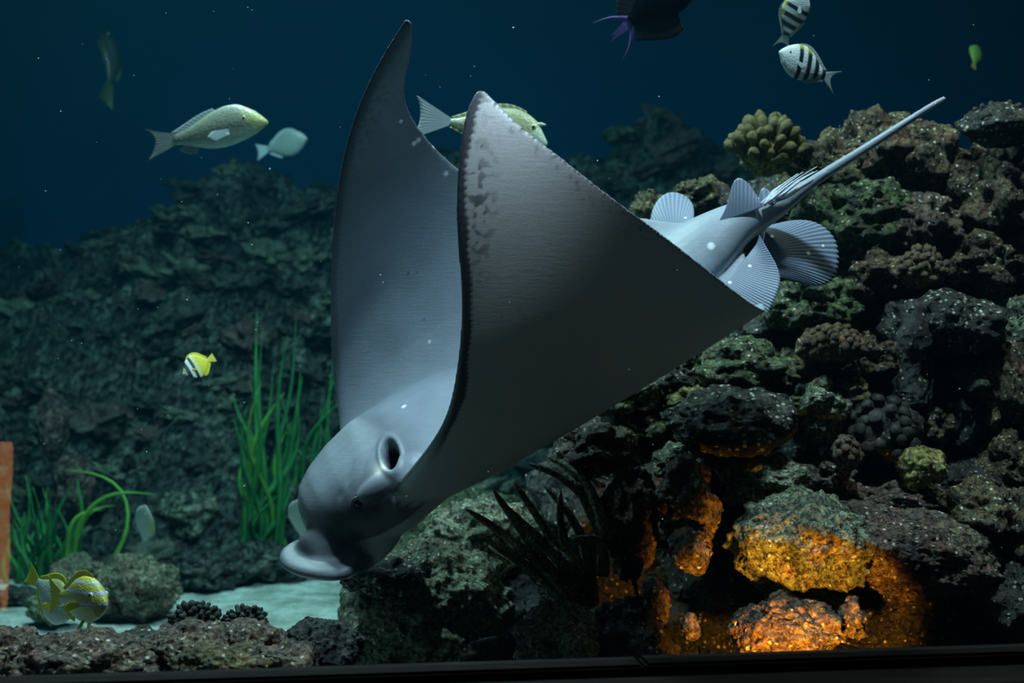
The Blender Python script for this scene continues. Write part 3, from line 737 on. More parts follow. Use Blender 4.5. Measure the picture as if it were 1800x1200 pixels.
for i in range(NJ - 1):
    for k in range(NC - 1):
        faces.append((gi(i,k), gi(i,k+1), gi(i+1,k+1), gi(i+1,k))); faces.append((n0+gi(i,k), n0+gi(i+1,k), n0+gi(i+1,k+1), n0+gi(i,k+1)))
for i in range(NJ - 1):
    faces.append((gi(i,0), gi(i+1,0), n0+gi(i+1,0), n0+gi(i,0))); faces.append((gi(i+1,NC-1), gi(i,NC-1), n0+gi(i,NC-1), n0+gi(i+1,NC-1)))
for k in range(NC - 1):
    faces.append((gi(0,k+1), gi(0,k), n0+gi(0,k), n0+gi(0,k+1))); faces.append((gi(NJ-1,k), gi(NJ-1,k+1), n0+gi(NJ-1,k+1), n0+gi(NJ-1,k)))
ray_v = [tuple(v) for v in verts]; ray_f = faces
def add_part(V, F, side):
    global ray_v, ray_f
    b = len(ray_v); ray_v = ray_v + [tuple(v) for v in V]; ray_f = ray_f + [tuple(i + b for i in f_) for f_ in F]
    P = np.array([tuple(v) for v in V]); src_pts.append(P); src_j.append(np.zeros(len(P))); src_c.append(np.full(len(P), 0.4)); src_s.append(np.asarray(side, float))
def body_loft(secs, n=40, resample=40, power=2.3):
    """secs: (px, py, side half width, half height, sideways shift, lift) along the spine"""
    P = np.array([tuple(rp(s[0], s[1], 0, 0)) for s in secs]); t = np.r_[0, np.cumsum(np.linalg.norm(np.diff(P, axis=0), axis=1))]
    D = np.array([s[2:] for s in secs]); q = np.linspace(0, t[-1], resample)
    C_ = spline(t, P, q); W = np.stack([np.interp(q, t, D[:, k]) for k in range(D.shape[1])], 1)
    rings = []; side = []
    for c_, w in zip(C_, W):
        ring = []
        for k in range(n):
            a = 2*math.pi*k/n; ca, sa = math.cos(a), math.sin(a)
            e = 2/power
            x = math.copysign(abs(ca)**e, ca)*max(w[0], .001) + w[2]; z = math.copysign(abs(sa)**e, sa)*max(w[1], .001) + w[3]
            ring.append(Vector(c_) + AL*x + AU*z); side.append(1.0 if sa > -0.05 else 0.0)
        rings.append(ring)
    V, F = loft(rings); add_part(V, F, side)
# head
body_loft([(850, 708, .13, .058, 0, 0), (780, 758, .135, .068, 0, .006), (725, 800, .140, .080, 0, .010), (674, 838, .142, .090, 0, .010), (630, 872, .128, .088, 0, .010),
           (594, 898, .106, .080, 0, .010), (568, 915, .082, .066, 0, .008), (551, 926, .054, .046, 0, .004), (543, 932, .020, .018, 0, 0)], power=2.2)
# hips and tail
body_loft([(1080, 548, .11, .045, 0, 0), (1180, 478, .098, .050, 0, 0), (1250, 428, .072, .046, 0, .004), (1300, 396, .046, .038, 0, .008), (1345, 374, .030, .030, 0, .006),
           (1385, 350, .018, .018, 0, 0), (1425, 322, .0115, .0115, 0, 0), (1500, 274, .0092, .0092, 0, 0), (1580, 223, .0078, .0078, 0, 0), (1645, 182, .0066, .0066, 0, 0), (1662, 172, .005, .005, 0, 0)],
          n=28, resample=110, power=2.0)
def blob(center, e1, e2, r, side_fn=None, flat_side=1.0):
    e1 = Vector(e1).normalized(); e3 = e1.cross(Vector(e2)).normalized(); e2 = e3.cross(e1)
    vs_, fs = ico(4)
    V = [center + e1*(d.x*r[0]) + e2*(d.y*r[1]) + e3*(d.z*r[2]) for d in vs_]
    add_part(V, fs, [1.0 if (side_fn(d) if side_fn else True) else 0.0 for d in vs_])
# snout lobe: a broad flat spade under the forehead
LN = Vector((-0.10, -0.42, 0.90))
def lobe():
    ctr = at(562, 992, 2.62); rings = []
    # rim curve in (u across, w forward) of the lobe plane
    ux = Vector((0.90, -0.42, -0.10)).normalized(); wf = ux.cross(LN).normalized()
    if wf.z > 0: wf = -wf
    for s in np.linspace(-1, 1, 25):
        half = 0.080
        wid = math.sqrt(max(0.0, 1 - abs(s)**2.6))
        u = s*half; front = 0.050*wid; backw = 0.075*wid + 0.004; th = 0.0155*wid + 0.003
        lift = 0.016*abs(s)**2*(1 if s < 0 else 0.2)
        ring = []
        for k in range(20):
            a = 2*math.pi*k/20
            w_ = (front if math.cos(a) > 0 else backw)*math.cos(a)
            z_ = th*math.sin(a) + lift + 0.010*(w_/0.05)**2*(w_ > 0)*wid
            ring.append(ctr + ux*u + wf*w_ + LN*z_)
        rings.append(ring)
    V, F = loft(rings); add_part(V, F, [1.0 if math.sin(2*math.pi*(i % 20)/20) > -0.3 else 0.0 for i in range(len(V))])
lobe()
blob(at(618, 980, 2.635), (1, -.3, .2), (0, -.3, 1), (.046, .034, .034))
blob(at(566, 966, 2.635), (1, -.4, -.1), (0, -.4, .9), (.050, .042, .032))
# neck between lobe and forehead, brow, jowl and chin
blob(at(592, 945, 2.655), (-0.15, -0.2, 1), (1, -0.3, 0), (.075, .052, .050))
blob(at(640, 955, 2.65), AF, AL, (.085, .050, .040), lambda d: False)
blob(at(640, 864, 2.60), AF, AU, (.050, .018, .020))
blob(at(700, 835, 2.585), AF, AU, (.055, .026, .030))
blob(at(664, 855, 2.575), AF, AU, (.045, .018, .022))

me = bpy.data.meshes.new('ray_source'); me.from_pydata(ray_v, [], ray_f); me.update()
tmp = bpy.data.objects.new('ray_source', me); col.objects.link(tmp)
md = tmp.modifiers.new('r', 'REMESH'); md.mode = 'VOXEL'; md.voxel_size = 0.0034
md = tmp.modifiers.new('s', 'SMOOTH'); md.factor = 0.5; md.iterations = 7
dg = bpy.context.evaluated_depsgraph_get(); dg.update()
body_me = bpy.data.meshes.new_from_object(tmp.evaluated_get(dg)); body_me.name = 'body'
bpy.data.objects.remove(tmp)

# blend head, snout and chin into one smooth surface
nv_ = len(body_me.vertices); P_ = np.empty(nv_*3, np.float32); body_me.vertices.foreach_get('co', P_); P_ = P_.reshape(-1, 3).astype(float)
E_ = np.empty(len(body_me.edges)*2, np.int32); body_me.edges.foreach_get('vertices', E_); E_ = E_.reshape(-1, 2)
deg = np.bincount(E_.ravel(), minlength=nv_)[:, None].astype(float)
hp = np.array(at(594, 955, 2.62)); wt = np.clip(1.6 - np.linalg.norm(P_ - hp, axis=1)/0.062, 0, 1)[:, None]*0.6
lp = np.array(at(545, 1000, 2.60)); wt *= np.clip(np.linalg.norm(P_ - lp, axis=1)/0.05, 0.4, 1)[:, None]
for _ in range(34):
    S2 = np.zeros_like(P_)
    for k_ in range(3): S2[:, k_] = np.bincount(E_[:, 0], P_[E_[:, 1], k_], nv_) + np.bincount(E_[:, 1], P_[E_[:, 0], k_], nv_)
    P_ += wt*(S2/np.maximum(deg, 1) - P_)
body_me.vertices.foreach_set('co', P_.astype(np.float32).ravel()); body_me.update()
co = np.empty(len(body_me.vertices)*3, np.float32); body_me.vertices.foreach_get('co', co); co = co.reshape(-1, 3).astype(float)
nr = np.empty(len(body_me.vertices)*3, np.float32); body_me.vertices.foreach_get('normal', nr); nr = nr.reshape(-1, 3).astype(float)
SP = np.concatenate(src_pts); SJ = np.concatenate(src_j); SC = np.concatenate(src_c); SS = np.concatenate(src_s)
kd = kdtree.KDTree(len(SP))
for i, p in enumerate(SP): kd.insert(p, i)
kd.balance()
A = np.zeros((len(co), 3))
for i, p in enumerate(co):
    w = 0; acc = np.zeros(3)
    for (_, ix, d) in kd.find_n(p, 4):
        k = 1/(d + 1e-4); w += k; acc += k*np.array((SJ[ix], SC[ix], SS[ix]))
    A[i] = acc/w
J_, C_, S_ = A.T
S_ = np.clip((S_ - 0.35)/0.3, 0, 1)

bvh = BVHTree.FromPolygons([tuple(p) for p in co], [tuple(p.vertices) for p in body_me.polygons])
camloc = Vector((0, 0, CZ))
def hit(px, py):
    d = (at(px, py, 1) - camloc).normalized(); loc, n, _, _ = bvh.ray_cast(camloc, d)
    return (loc, n) if loc is not None else (at(px, py, RY), -d)
U_np = np.array(AU)
def smooth01(x): x = np.clip(x, 0, 1); return x*x*(3 - 2*x)
# spiracle: a slit-shaped pit behind the eye
sp_c, sp_n = hit(686, 800); sp_n = np.array(sp_n); sp_c = np.array(sp_c)
ax = np.array(at(702, 836, 2.6) - at(676, 764, 2.6)); ax -= sp_n*(ax @ sp_n); ax /= np.linalg.norm(ax); ay = np.cross(sp_n, ax)
rel = co - sp_c; su = rel @ ax; sv = rel @ ay; sd = rel @ sp_n
q = np.sqrt((su/0.039)**2 + (sv/0.0175)**2); near_ = (np.abs(sd) < 0.06) & (q < 2.2)
pit = smooth01((1.0 - q)/0.45)*near_
rim = np.exp(-((q - 1.18)/0.22)**2)*near_
co -= sp_n[None, :]*(0.050*pit)[:, None]; co += nr*(0.0035*rim)[:, None]
# eye socket
ey_c, ey_n = hit(629, 886); ey = np.array(ey_c); en = np.array(ey_n)
re_ = np.linalg.norm(co - ey, axis=1)
co += nr*(0.0010*np.exp(-((re_ - 0.014)/0.005)**2) - 0.007*np.exp(-(re_/0.009)**2))[:, None]
# dorsal skin folds beside the brow
for (x, y, k) in ((600, 868, .6), (612, 838, .8), (640, 815, .6)):
    p_, n_ = hit(x, y); r_ = co - np.array(p_); along = np.array(AF)*0.75 + np.array(AL)*0.65; along /= np.linalg.norm(along)
    t_ = r_ @ along; o_ = np.linalg.norm(r_ - t_[:, None]*along, axis=1)
    co -= nr*(0.0035*k*np.exp(-(o_/0.006)**2 - (t_/0.035)**2))[:, None]
body_me.vertices.foreach_set('co', co.astype(np.float32).ravel()); body_me.update()

# pigment: slate back, white belly, dark wing margins, pale spots, painted light and shade
dors = np.array([0.260, 0.295, 0.350]); vent = np.array([0.64, 0.67, 0.72]); ink = np.array([0.035, 0.040, 0.060])
nz_ = np.array([noise.fractal(Vector(p)*14, 0.9, 2.0, 4) for p in co])
nf_ = np.array([noise.noise(Vector(p)*95) for p in co])
aj = np.abs(J_)
Cc = vent[None, :]*(1 - S_)[:, None] + (dors[None, :]*((1 + 0.12*nz_)*(1 - 0.5*smooth01((aj - 0.48)/0.22)))[:, None])*S_[:, None]  # back colour darkened outwards to paint in shade on the raised wings
hd_ = np.linalg.norm(co - np.array(at(600, 850, 2.6)), axis=1); Cc *= (1 - 0.34*S_*smooth01((0.19 - hd_)/0.07))[:, None]  # head colour lowered in place of dimmer light on it
lb_ = np.linalg.norm(co - np.array(at(560, 990, 2.6)), axis=1); Cc *= (1 - 0.55*smooth01((0.11 - lb_)/0.03))[:, None]  # snout lobe painted darker to offset the strong light from above
# ventral leading-edge band and tip, mottled inner border
chord = np.linalg.norm(TEq - LEq, axis=1); ch = np.interp(J_, Jq, chord); dist_le = C_*ch; dist_te = (1 - C_)*ch
wing = smooth01((aj - 0.30)/0.12)
band = wing*smooth01((0.019 + 0.006*nz_ - dist_le)/0.006)
mott = wing*np.exp(-((dist_le - 0.035)/0.030)**2)*np.exp(-((aj - 0.80)/0.10)**2)*smooth01((nf_ - 0.05)/0.25)*0.8
tem = wing*smooth01((0.0055 - dist_te)/0.003)*0.85 + wing*np.exp(-(dist_te/0.028)**2)*smooth01((nf_ - 0.28)/0.2)*0.5*smooth01((aj - .5)/.1)
tip = smooth01((aj - 0.965)/0.02)*0.75
k = np.clip(np.maximum.reduce([band*0.93, mott, tem, tip]), 0, 1)*(1 - 0.55*S_)
Cc = Cc*(1 - k)[:, None] + ink[None, :]*k[:, None]
far_band = S_*wing*smooth01((0.030 - dist_le)/0.02)*smooth01((aj - 0.55)/0.25)*0.75
Cc = Cc*(1 - far_band)[:, None] + ink[None, :]*far_band[:, None]
# eye mask of pigment and painted groove shade, dark spiracle pit, pink gill area
for (x, y, r, a_) in ((580, 922, .022, .9), (600, 912, .018, .9), (620, 904, .016, .9), (640, 900, .016, .9), (660, 893, .015, .85), (682, 880, .014, .8), (702, 864, .012, .7), (610, 940, .03, .4), (620, 990, .030, .6), (600, 965, .03, .5)):  # last dabs paint in shade on the near side of the snout lobe
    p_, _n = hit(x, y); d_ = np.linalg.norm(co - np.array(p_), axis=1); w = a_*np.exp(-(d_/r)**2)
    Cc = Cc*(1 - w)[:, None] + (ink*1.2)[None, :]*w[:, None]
w = smooth01((pit - 0.25)/0.4)*0.97; Cc = Cc*(1 - w)[:, None] + np.array([.004, .004, .006])[None, :]*w[:, None]  # spiracle pit painted near-black for the shade inside it
p_, _n = hit(672, 824); w = 0.8*np.exp(-(np.linalg.norm(co - np.array(p_), axis=1)/0.014)**2); Cc = Cc*(1 - w)[:, None] + np.array([.75, .76, .62])[None, :]*w[:, None]  # pale dab paints the lit rim of the spiracle
p_, _n = hit(560, 978); w = 0.25*np.exp(-(np.linalg.norm(co - np.array(p_), axis=1)/0.022)**2); Cc = Cc*(1 - w)[:, None] + np.array([.72, .76, .78])[None, :]*w[:, None]  # faint pale dab paints a lit patch on top of the snout lobe
p_, _n = hit(880, 835); w = 0.35*np.exp(-(np.linalg.norm(co - np.array(p_), axis=1)/0.06)**2); Cc = Cc*(1 - w)[:, None] + np.array([.75, .45, .40])[None, :]*w[:, None]
SPOTS = [(710, 714, 4), (732, 214, 5), (736, 246, 4), (765, 255, 5), (728, 252, 4), (784, 305, 4), (705, 213, 3), (1250, 432, 6), (1303, 364, 8), (1360, 352, 4), (755, 600, 2.5)]
for (x, y, r) in SPOTS:
    p_, _n = hit(x, y); d_ = np.linalg.norm(co - np.array(p_), axis=1); w = 0.9*smooth01((r*1.15e-3 - d_)/0.0025 + 0.5)
    Cc = Cc*(1 - w)[:, None] + np.array([.95, .97, 1.0])[None, :]*w[:, None]
for (x, y, r) in ((718, 480, 2.6), (734, 479, 1.6), (745, 561, 2), (842, 295, 2), (832, 304, 2), (847, 256, 2)):
    p_, _n = hit(x, y); d_ = np.linalg.norm(co - np.array(p_), axis=1); w = 0.8*smooth01((r*1.1e-3 - d_)/0.002 + 0.5)
    Cc = Cc*(1 - w)[:, None] + ink[None, :]*w[:, None]
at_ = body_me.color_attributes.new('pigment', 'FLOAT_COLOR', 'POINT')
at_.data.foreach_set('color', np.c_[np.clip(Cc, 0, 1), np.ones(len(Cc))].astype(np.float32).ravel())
body_me.polygons.foreach_set('use_smooth', [True]*len(body_me.polygons))

def skin_mat():
    m, nt, out = new_mat('ray_skin')
    a = N(nt, 'ShaderNodeAttribute'); a.attribute_name = 'pigment'
    c = coords(nt)
    mp = N(nt, 'ShaderNodeMapping'); mp.inputs['Rotation'].default_value = (0.2, 0.6, 0.3); mp.inputs['Scale'].default_value = (1.0, 1.0, 7.0); nt.links.new(c, mp.inputs[0])
    wr = noise_n(nt, mp.outputs[0], 28, 5, 0.6, 0.4); fi = noise_n(nt, c, 420, 3)
    cc_ = mixc(nt, ramp(nt, fi.outputs[0], [(0.25, (0.86, 0.86, 0.86)), (0.75, (1, 1, 1))]), (0, 0, 0), a.outputs[0], 'MULTIPLY')
    cc_ = mixc(nt, 1.0, a.outputs[0], ramp(nt, fi.outputs[0], [(0.25, (0.84, 0.84, 0.85)), (0.75, (1.05, 1.05, 1.05))]), 'MULTIPLY')
    nrm = bump(nt, wr.outputs[0], 0.09, 0.006); nrm = bump(nt, fi.outputs[0], 0.25, 0.0012, nrm)
    principled(nt, out, cc_, 0.48, nrm, 0.35); return m
M['skin'] = skin_mat()
ray = empty('eagle_ray', hit(900, 640)[0]); tag(ray, 'grey eagle ray diving head down with both wings raised', 'ray')
RO = ray.location.copy()
body_me.transform(Matrix.Translation(-RO)); body_me.materials.append(M['skin'])
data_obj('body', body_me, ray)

# fins: fan sheets with raised fin rays
def fin_mat(name, c0, c1, rough=0.5, attr=True):
    m, nt, out = new_mat(name); a = N(nt, 'ShaderNodeAttribute'); a.attribute_name = 'fin'
    principled(nt, out, mixc(nt, a.outputs[0], c0, c1), rough, None, 0.3); return m
M['rayfin'] = fin_mat('ray_fin', (0.12, 0.15, 0.21), (0.25, 0.30, 0.40))
def fan(name, parent, base, edge, nu, nv, ridges, amp, thick, mat, bulge=0.0, frill=0.0, org=None, spots=()):
    """sheet between a base curve and an outer edge curve (3-D points), with ridges running base to edge"""
    org = org or Vector((0, 0, 0))
    B = path(base, nu); E = path(edge, nu)
    top = []; val = []
    nrm0 = (E[nu//2] - B[nu//2]).cross(E[-1] - E[0]).normalized()
    if nrm0.y > 0: nrm0 = -nrm0
    for i in range(nu):
        for k in range(nv):
            t = k/(nv - 1); u = i/(nu - 1)
            p = B[i].lerp(E[i], t*(1 + frill*math.sin(u*ridges*2*math.pi)*t))
            ph = math.cos(u*ridges*2*math.pi)
            p = p + nrm0*(bulge*math.sin(math.pi*t)*math.sin(math.pi*u) + amp*ph*min(1, t*1.5)); top.append(p)
            w = 0.5 + 0.5*ph*min(1, 0.2 + t)
            val.append(w)
    bot = []
    for i in range(nu):
        for k in range(nv):
            t = k/(nv - 1); e = min(1, 4*i/(nu-1), 4*(1 - i/(nu-1)))
            bot.append(top[i*nv + k] - nrm0*(thick*(1 - 0.7*t)*(0.3 + 0.7*e)))
    V = [p - org for p in top + bot]; n = nu*nv; F = []
    for i in range(nu - 1):
        for k in range(nv - 1):
            a = i*nv + k; F.append((a, a+1, a+nv+1, a+nv)); F.append((n+a, n+a+nv, n+a+nv+1, n+a+1))
    for i in range(nu - 1):
        for k in (0, nv - 1): a = i*nv + k; F.append((a, a+nv, n+a+nv, n+a))
    for k in range(nv - 1):
        for i in (0, nu - 1): a = i*nv + k; F.append((a, a+1, n+a+1, n+a))
    o = mesh_obj(name, V, F, mat, parent)
    bm = bmesh.new(); bm.from_mesh(o.data); bmesh.ops.recalc_face_normals(bm, faces=bm.faces); bm.to_mesh(o.data); bm.free()
    ca = o.data.color_attributes.new('fin', 'FLOAT_COLOR', 'POINT')
    ca.data.foreach_set('color', np.repeat(np.array(val + val, np.float32)[:, None], 4, 1).ravel())
    return o
f1 = fan('pelvic_fin', ray, [at(1168, 420, 2.80), at(1190, 418, 2.79), at(1212, 408, 2.78)], [at(1142, 392, 2.84), at(1152, 358, 2.86), at(1178, 338, 2.87), at(1204, 344, 2.86), at(1220, 374, 2.82), at(1216, 405, 2.79)], 90, 16, 22, .0002, .006, M['rayfin'], .006, 0, RO)
f2 = fan('pelvic_fin', ray, [at(1345, 408, 2.72), at(1340, 440, 2.70), at(1335, 482, 2.68)], [at(1352, 396, 2.74), at(1396, 387, 2.77), at(1442, 395, 2.79), at(1466, 418, 2.79), at(1474, 448, 2.78), at(1467, 486, 2.76), at(1372, 488, 2.70)], 200, 22, 34, .0005, .006, M['rayfin'], .008, .008, RO)
f3 = fan('rear_wing_lobe', ray, [at(1330, 428, 2.66), at(1296, 470, 2.62), at(1268, 498, 2.60)], [at(1335, 413, 2.66), at(1354, 446, 2.63), at(1371, 488, 2.60), at(1363, 522, 2.58), at(1350, 550, 2.57)], 180, 22, 30, .0005, .005, M['rayfin'], -.004, .005, RO)
M['white'] = plain_mat('pale_spot', (0.95, 0.97, 1.0), 0.5)
for parent_fin, spots in ((f2, ((1358, 416, 4), (1421, 446, 5), (1447, 433, 4))), (f3, ((1318, 468, 4), (1283, 497, 4))), (f1, ((1205, 383, 3),))):
    fb = BVHTree.FromPolygons([tuple(v.co + RO) for v in parent_fin.data.vertices], [tuple(p.vertices) for p in parent_fin.data.polygons])
    for (x, y, r) in spots:
        loc, n_, _, _ = fb.ray_cast(camloc, (at(x, y, 1) - camloc).normalized())
        if loc is None: continue
        vs_, fs = ico(2); q_ = n_.to_track_quat('Z', 'Y').to_matrix()
        mesh_obj('spot', [loc - RO + q_ @ Vector((d.x*r*1e-3, d.y*r*1e-3, d.z*8e-4)) for d in vs_], fs, M['white'], parent_fin)
fan('dorsal_fin', ray, [at(1262, 392, 2.66), at(1300, 380, 2.655), at(1342, 362, 2.655)], [at(1278, 362, 2.66), at(1302, 313, 2.665), at(1318, 326, 2.665), at(1338, 358, 2.655)], 60, 18, 12, .0001, .009, M['rayfin'], .003, 0, RO)
fan('second_fin_lobe', ray, [at(1336, 366, 2.67), at(1350, 360, 2.67), at(1362, 354, 2.67)], [at(1334, 345, 2.675), at(1343, 330, 2.68), at(1351, 334, 2.68), at(1354, 350, 2.67)], 16, 10, 3, .0003, .004, M['rayfin'], .001, 0, RO)
M['spine'] = plain_mat('ray_spine', (0.50, 0.54, 0.62), 0.45, 0.4, 0.25, 120)
for (x0, y0, x1, y1, dz) in ((1335, 362, 1403, 305, .0), (1342, 361, 1412, 302, -.01), (1350, 356, 1436, 293, -.015), (1362, 350, 1430, 302, .005), (1372, 346, 1437, 300, -.005), (1338, 358, 1378, 322, .01), (1345, 360, 1365, 335, -.012)):
    P = path([at(x0, y0, 2.67 + dz) - RO, (at(x0, y0, 2.67 + dz) + at(x1, y1, 2.68 + dz))/2 - RO + Vector((0, 0, .004)), at(x1, y1, 2.68 + dz) - RO], 10)
    V, F = tube(P, [.0032 - .0024*i/9 for i in range(10)], 8); mesh_obj('tail_spine', V, F, M['spine'], ray)
# eye
M['eye_black'] = plain_mat('eye_black', (0.01, 0.01, 0.012), 0.12, 0.6)
m_, nt, out = new_mat('eyelid'); principled(nt, out, (0.22, 0.24, 0.25), 0.5, None, 0.3); M['eyelid'] = m_
vs_, fs = ico(3)
ec = Vector(ey) - Vector(en)*0.0055
eo = mesh_obj('eye', [ec - RO + d*0.0085 for d in vs_], fs, M['eye_black'], ray)
for rr_, dz_ in ((0.0095, 0.005), (0.0125, 0.0045)):
    tq_ = Vector(en).to_track_quat('Z', 'Y').to_matrix(); ring = []
    upv = (tq_.inverted() @ AU); a0 = math.atan2(upv.y, upv.x)
    P = [ec - RO + tq_ @ Vector((math.cos(a0 + t)*rr_, math.sin(a0 + t)*rr_, dz_)) for t in np.linspace(-1.5, 1.5, 16)]
    V, F = tube(P, [0.0006 + 0.0014*math.sin(math.pi*i/15) for i in range(16)], 8); mesh_obj('eyelid', V, F, M['eyelid'], eo)

# ================================================================ fish (unit length, nose at +x, belly at -z)
def grad_mat(name, ax, az, off, stops, rough=0.4, top=None, extra=None, interp='LINEAR', spec=0.4, scale=60):
    """pigment that runs along ax*x + az*z + off of the fish's own body"""
    m, nt, out = new_mat(name); tc = coords(nt); sp = N(nt, 'ShaderNodeSeparateXYZ'); nt.links.new(tc, sp.inputs[0])
    X, Z = sp.outputs[0], sp.outputs[2]
    f_ = math_n(nt, 'ADD', math_n(nt, 'ADD', math_n(nt, 'MULTIPLY', X, ax), math_n(nt, 'MULTIPLY', Z, az)), off)
    c_ = ramp(nt, f_, stops, interp)
    for (bx, bz, bo, fac_stops, colr) in (extra or []):
        g = math_n(nt, 'ADD', math_n(nt, 'ADD', math_n(nt, 'MULTIPLY', X, bx), math_n(nt, 'MULTIPLY', Z, bz)), bo)
        c_ = mixc(nt, ramp(nt, g, [(p, (v, v, v)) for p, v in fac_stops]), c_, colr)
    v = voro(nt, tc, scale); n = noise_n(nt, tc, 25, 3)
    c_ = mixc(nt, 1.0, c_, ramp(nt, n.outputs[0], [(0.3, (0.85, 0.85, 0.85)), (0.7, (1.08, 1.08, 1.08))]), 'MULTIPLY')
    principled(nt, out, c_, rough, bump(nt, v.outputs['Distance'], 0.25, 0.004), spec)
    return m
W_ = (0.62, 0.70, 0.70); K_ = (0.012, 0.014, 0.03)
M['emperor'] = grad_mat('fish_emperor', 0, 2.6, 0.5, [(0.15, (0.42, 0.50, 0.46)), (0.36, (0.36, 0.42, 0.36)), (0.50, (0.15, 0.17, 0.13)), (0.95, (0.22, 0.24, 0.18))],
                        extra=[(4.0, 1.6, -1.35, [(0.0, 0), (0.55, .7)], (0.40, 0.40, 0.11))])
M['pale'] = grad_mat('fish_pale', 0, 2.2, 0.5, [(0.2, (0.20, 0.24, 0.23)), (0.9, (0.14, 0.17, 0.16))])
M['whitefish'] = grad_mat('fish_white', 0, 2.2, 0.5, [(0.1, (0.40, 0.46, 0.46)), (0.6, (0.34, 0.40, 0.38)), (0.95, (0.34, 0.34, 0.12))])
M['unicorn'] = grad_mat('fish_unicorn', 1.0, 0.8, 0.5, [(0.1, (0.52, 0.56, 0.44)), (0.45, (0.36, 0.38, 0.24)), (0.9, (0.30, 0.31, 0.16))],
                        extra=[(-2.5, 0, -0.50, [(0.2, 0), (0.4, .7)], (0.60, 0.64, 0.55)), (3.5, -2.0, -1.18, [(0.1, 0), (0.3, .8)], (0.50, 0.58, 0.44))])
M['trigger'] = grad_mat('fish_trigger', 0, 1, 0.5, [(0.1, (0.002, 0.002, 0.006)), (0.9, (0.004, 0.004, 0.009))], 0.7, spec=0.08)
bars = []
for i, (p, v) in enumerate([(0.0, 0), (0.10, 1), (0.20, 0), (0.27, 1), (0.37, 0), (0.45, 1), (0.55, 0), (0.62, 1), (0.70, 0), (0.77, 1)]):
    bars.append((p, K_ if v == 0 and p > 0 else W_))
M['sergeant'] = grad_mat('fish_sergeant', -1.0, 0.22, 0.5, [(0.0, W_), (0.27, W_), (0.29, K_), (0.335, K_), (0.355, W_), (0.41, W_), (0.43, K_), (0.485, K_), (0.505, W_), (0.55, W_), (0.57, K_), (0.63, K_), (0.65, W_), (0.69, W_), (0.71, K_), (0.76, K_), (0.78, W_)],
                         extra=[(0, 8.0, -1.0, [(0.1, 0), (0.4, .5)], (0.60, 0.62, 0.10))])
Y_ = (0.75, 0.66, 0.02)
M['butterfly'] = grad_mat('fish_butterfly', -1.0, 0.0, 0.5, [(0.0, (0.5, 0.55, 0.3)), (0.10, (0.5, 0.55, 0.3)), (0.12, K_), (0.20, K_), (0.22, (0.75, 0.8, 0.7)), (0.29, (0.75, 0.8, 0.7)), (0.31, K_), (0.37, K_), (0.39, (0.72, 0.76, 0.5)), (0.46, (0.70, 0.68, 0.25)), (0.50, Y_), (1.0, Y_)])
B_ = (0.42, 0.45, 0.75); O_ = (0.34, 0.32, 0.07)
M['snapper'] = grad_mat('fish_snapper', 0, 2.4, 0.5, [(0.10, (0.20, 0.19, 0.05)), (0.30, O_), (0.44, O_), (0.455, B_), (0.485, B_), (0.50, (0.45, 0.43, 0.10)), (0.66, (0.45, 0.43, 0.10)), (0.675, B_), (0.705, B_), (0.72, (0.42, 0.40, 0.08)), (0.85, (0.42, 0.40, 0.08)), (0.865, B_), (0.885, B_), (0.90, (0.55, 0.50, 0.06))])
M['dimfish'] = grad_mat('fish_dim', 0, 2, 0.5, [(0.1, (0.014, 0.02, 0.016)), (0.9, (0.010, 0.015, 0.012))])
M['limefish'] = grad_mat('fish_lime', 0, 2, 0.5, [(0.1, (0.30, 0.50, 0.10)), (0.9, (0.20, 0.42, 0.08))])
M['fin_pale'] = fin_mat('fin_pale', (0.16, 0.20, 0.22), (0.34, 0.39, 0.40)); M['fin_olive'] = fin_mat('fin_olive', (0.14, 0.14, 0.06), (0.42, 0.44, 0.26))
M['fin_yellow'] = fin_mat('fin_yellow', (0.42, 0.36, 0.01), (0.80, 0.72, 0.05)); M['fin_black'] = fin_mat('fin_black', (0.002, 0.002, 0.005), (0.005, 0.005, 0.009), 0.8)
M['fin_purple'] = fin_mat('fin_purple', (0.05, 0.03, 0.14), (0.16, 0.09, 0.30)); M['fin_grey'] = fin_mat('fin_grey', (0.08, 0.10, 0.11), (0.22, 0.25, 0.24)); M['fin_dim'] = fin_mat('fin_dim', (0.015, 0.025, 0.012), (0.03, 0.05, 0.012))
M['iris'] = plain_mat('fish_iris', (0.45, 0.42, 0.12), 0.3); M['iris_pale'] = plain_mat('fish_iris_pale', (0.55, 0.6, 0.55), 0.3)

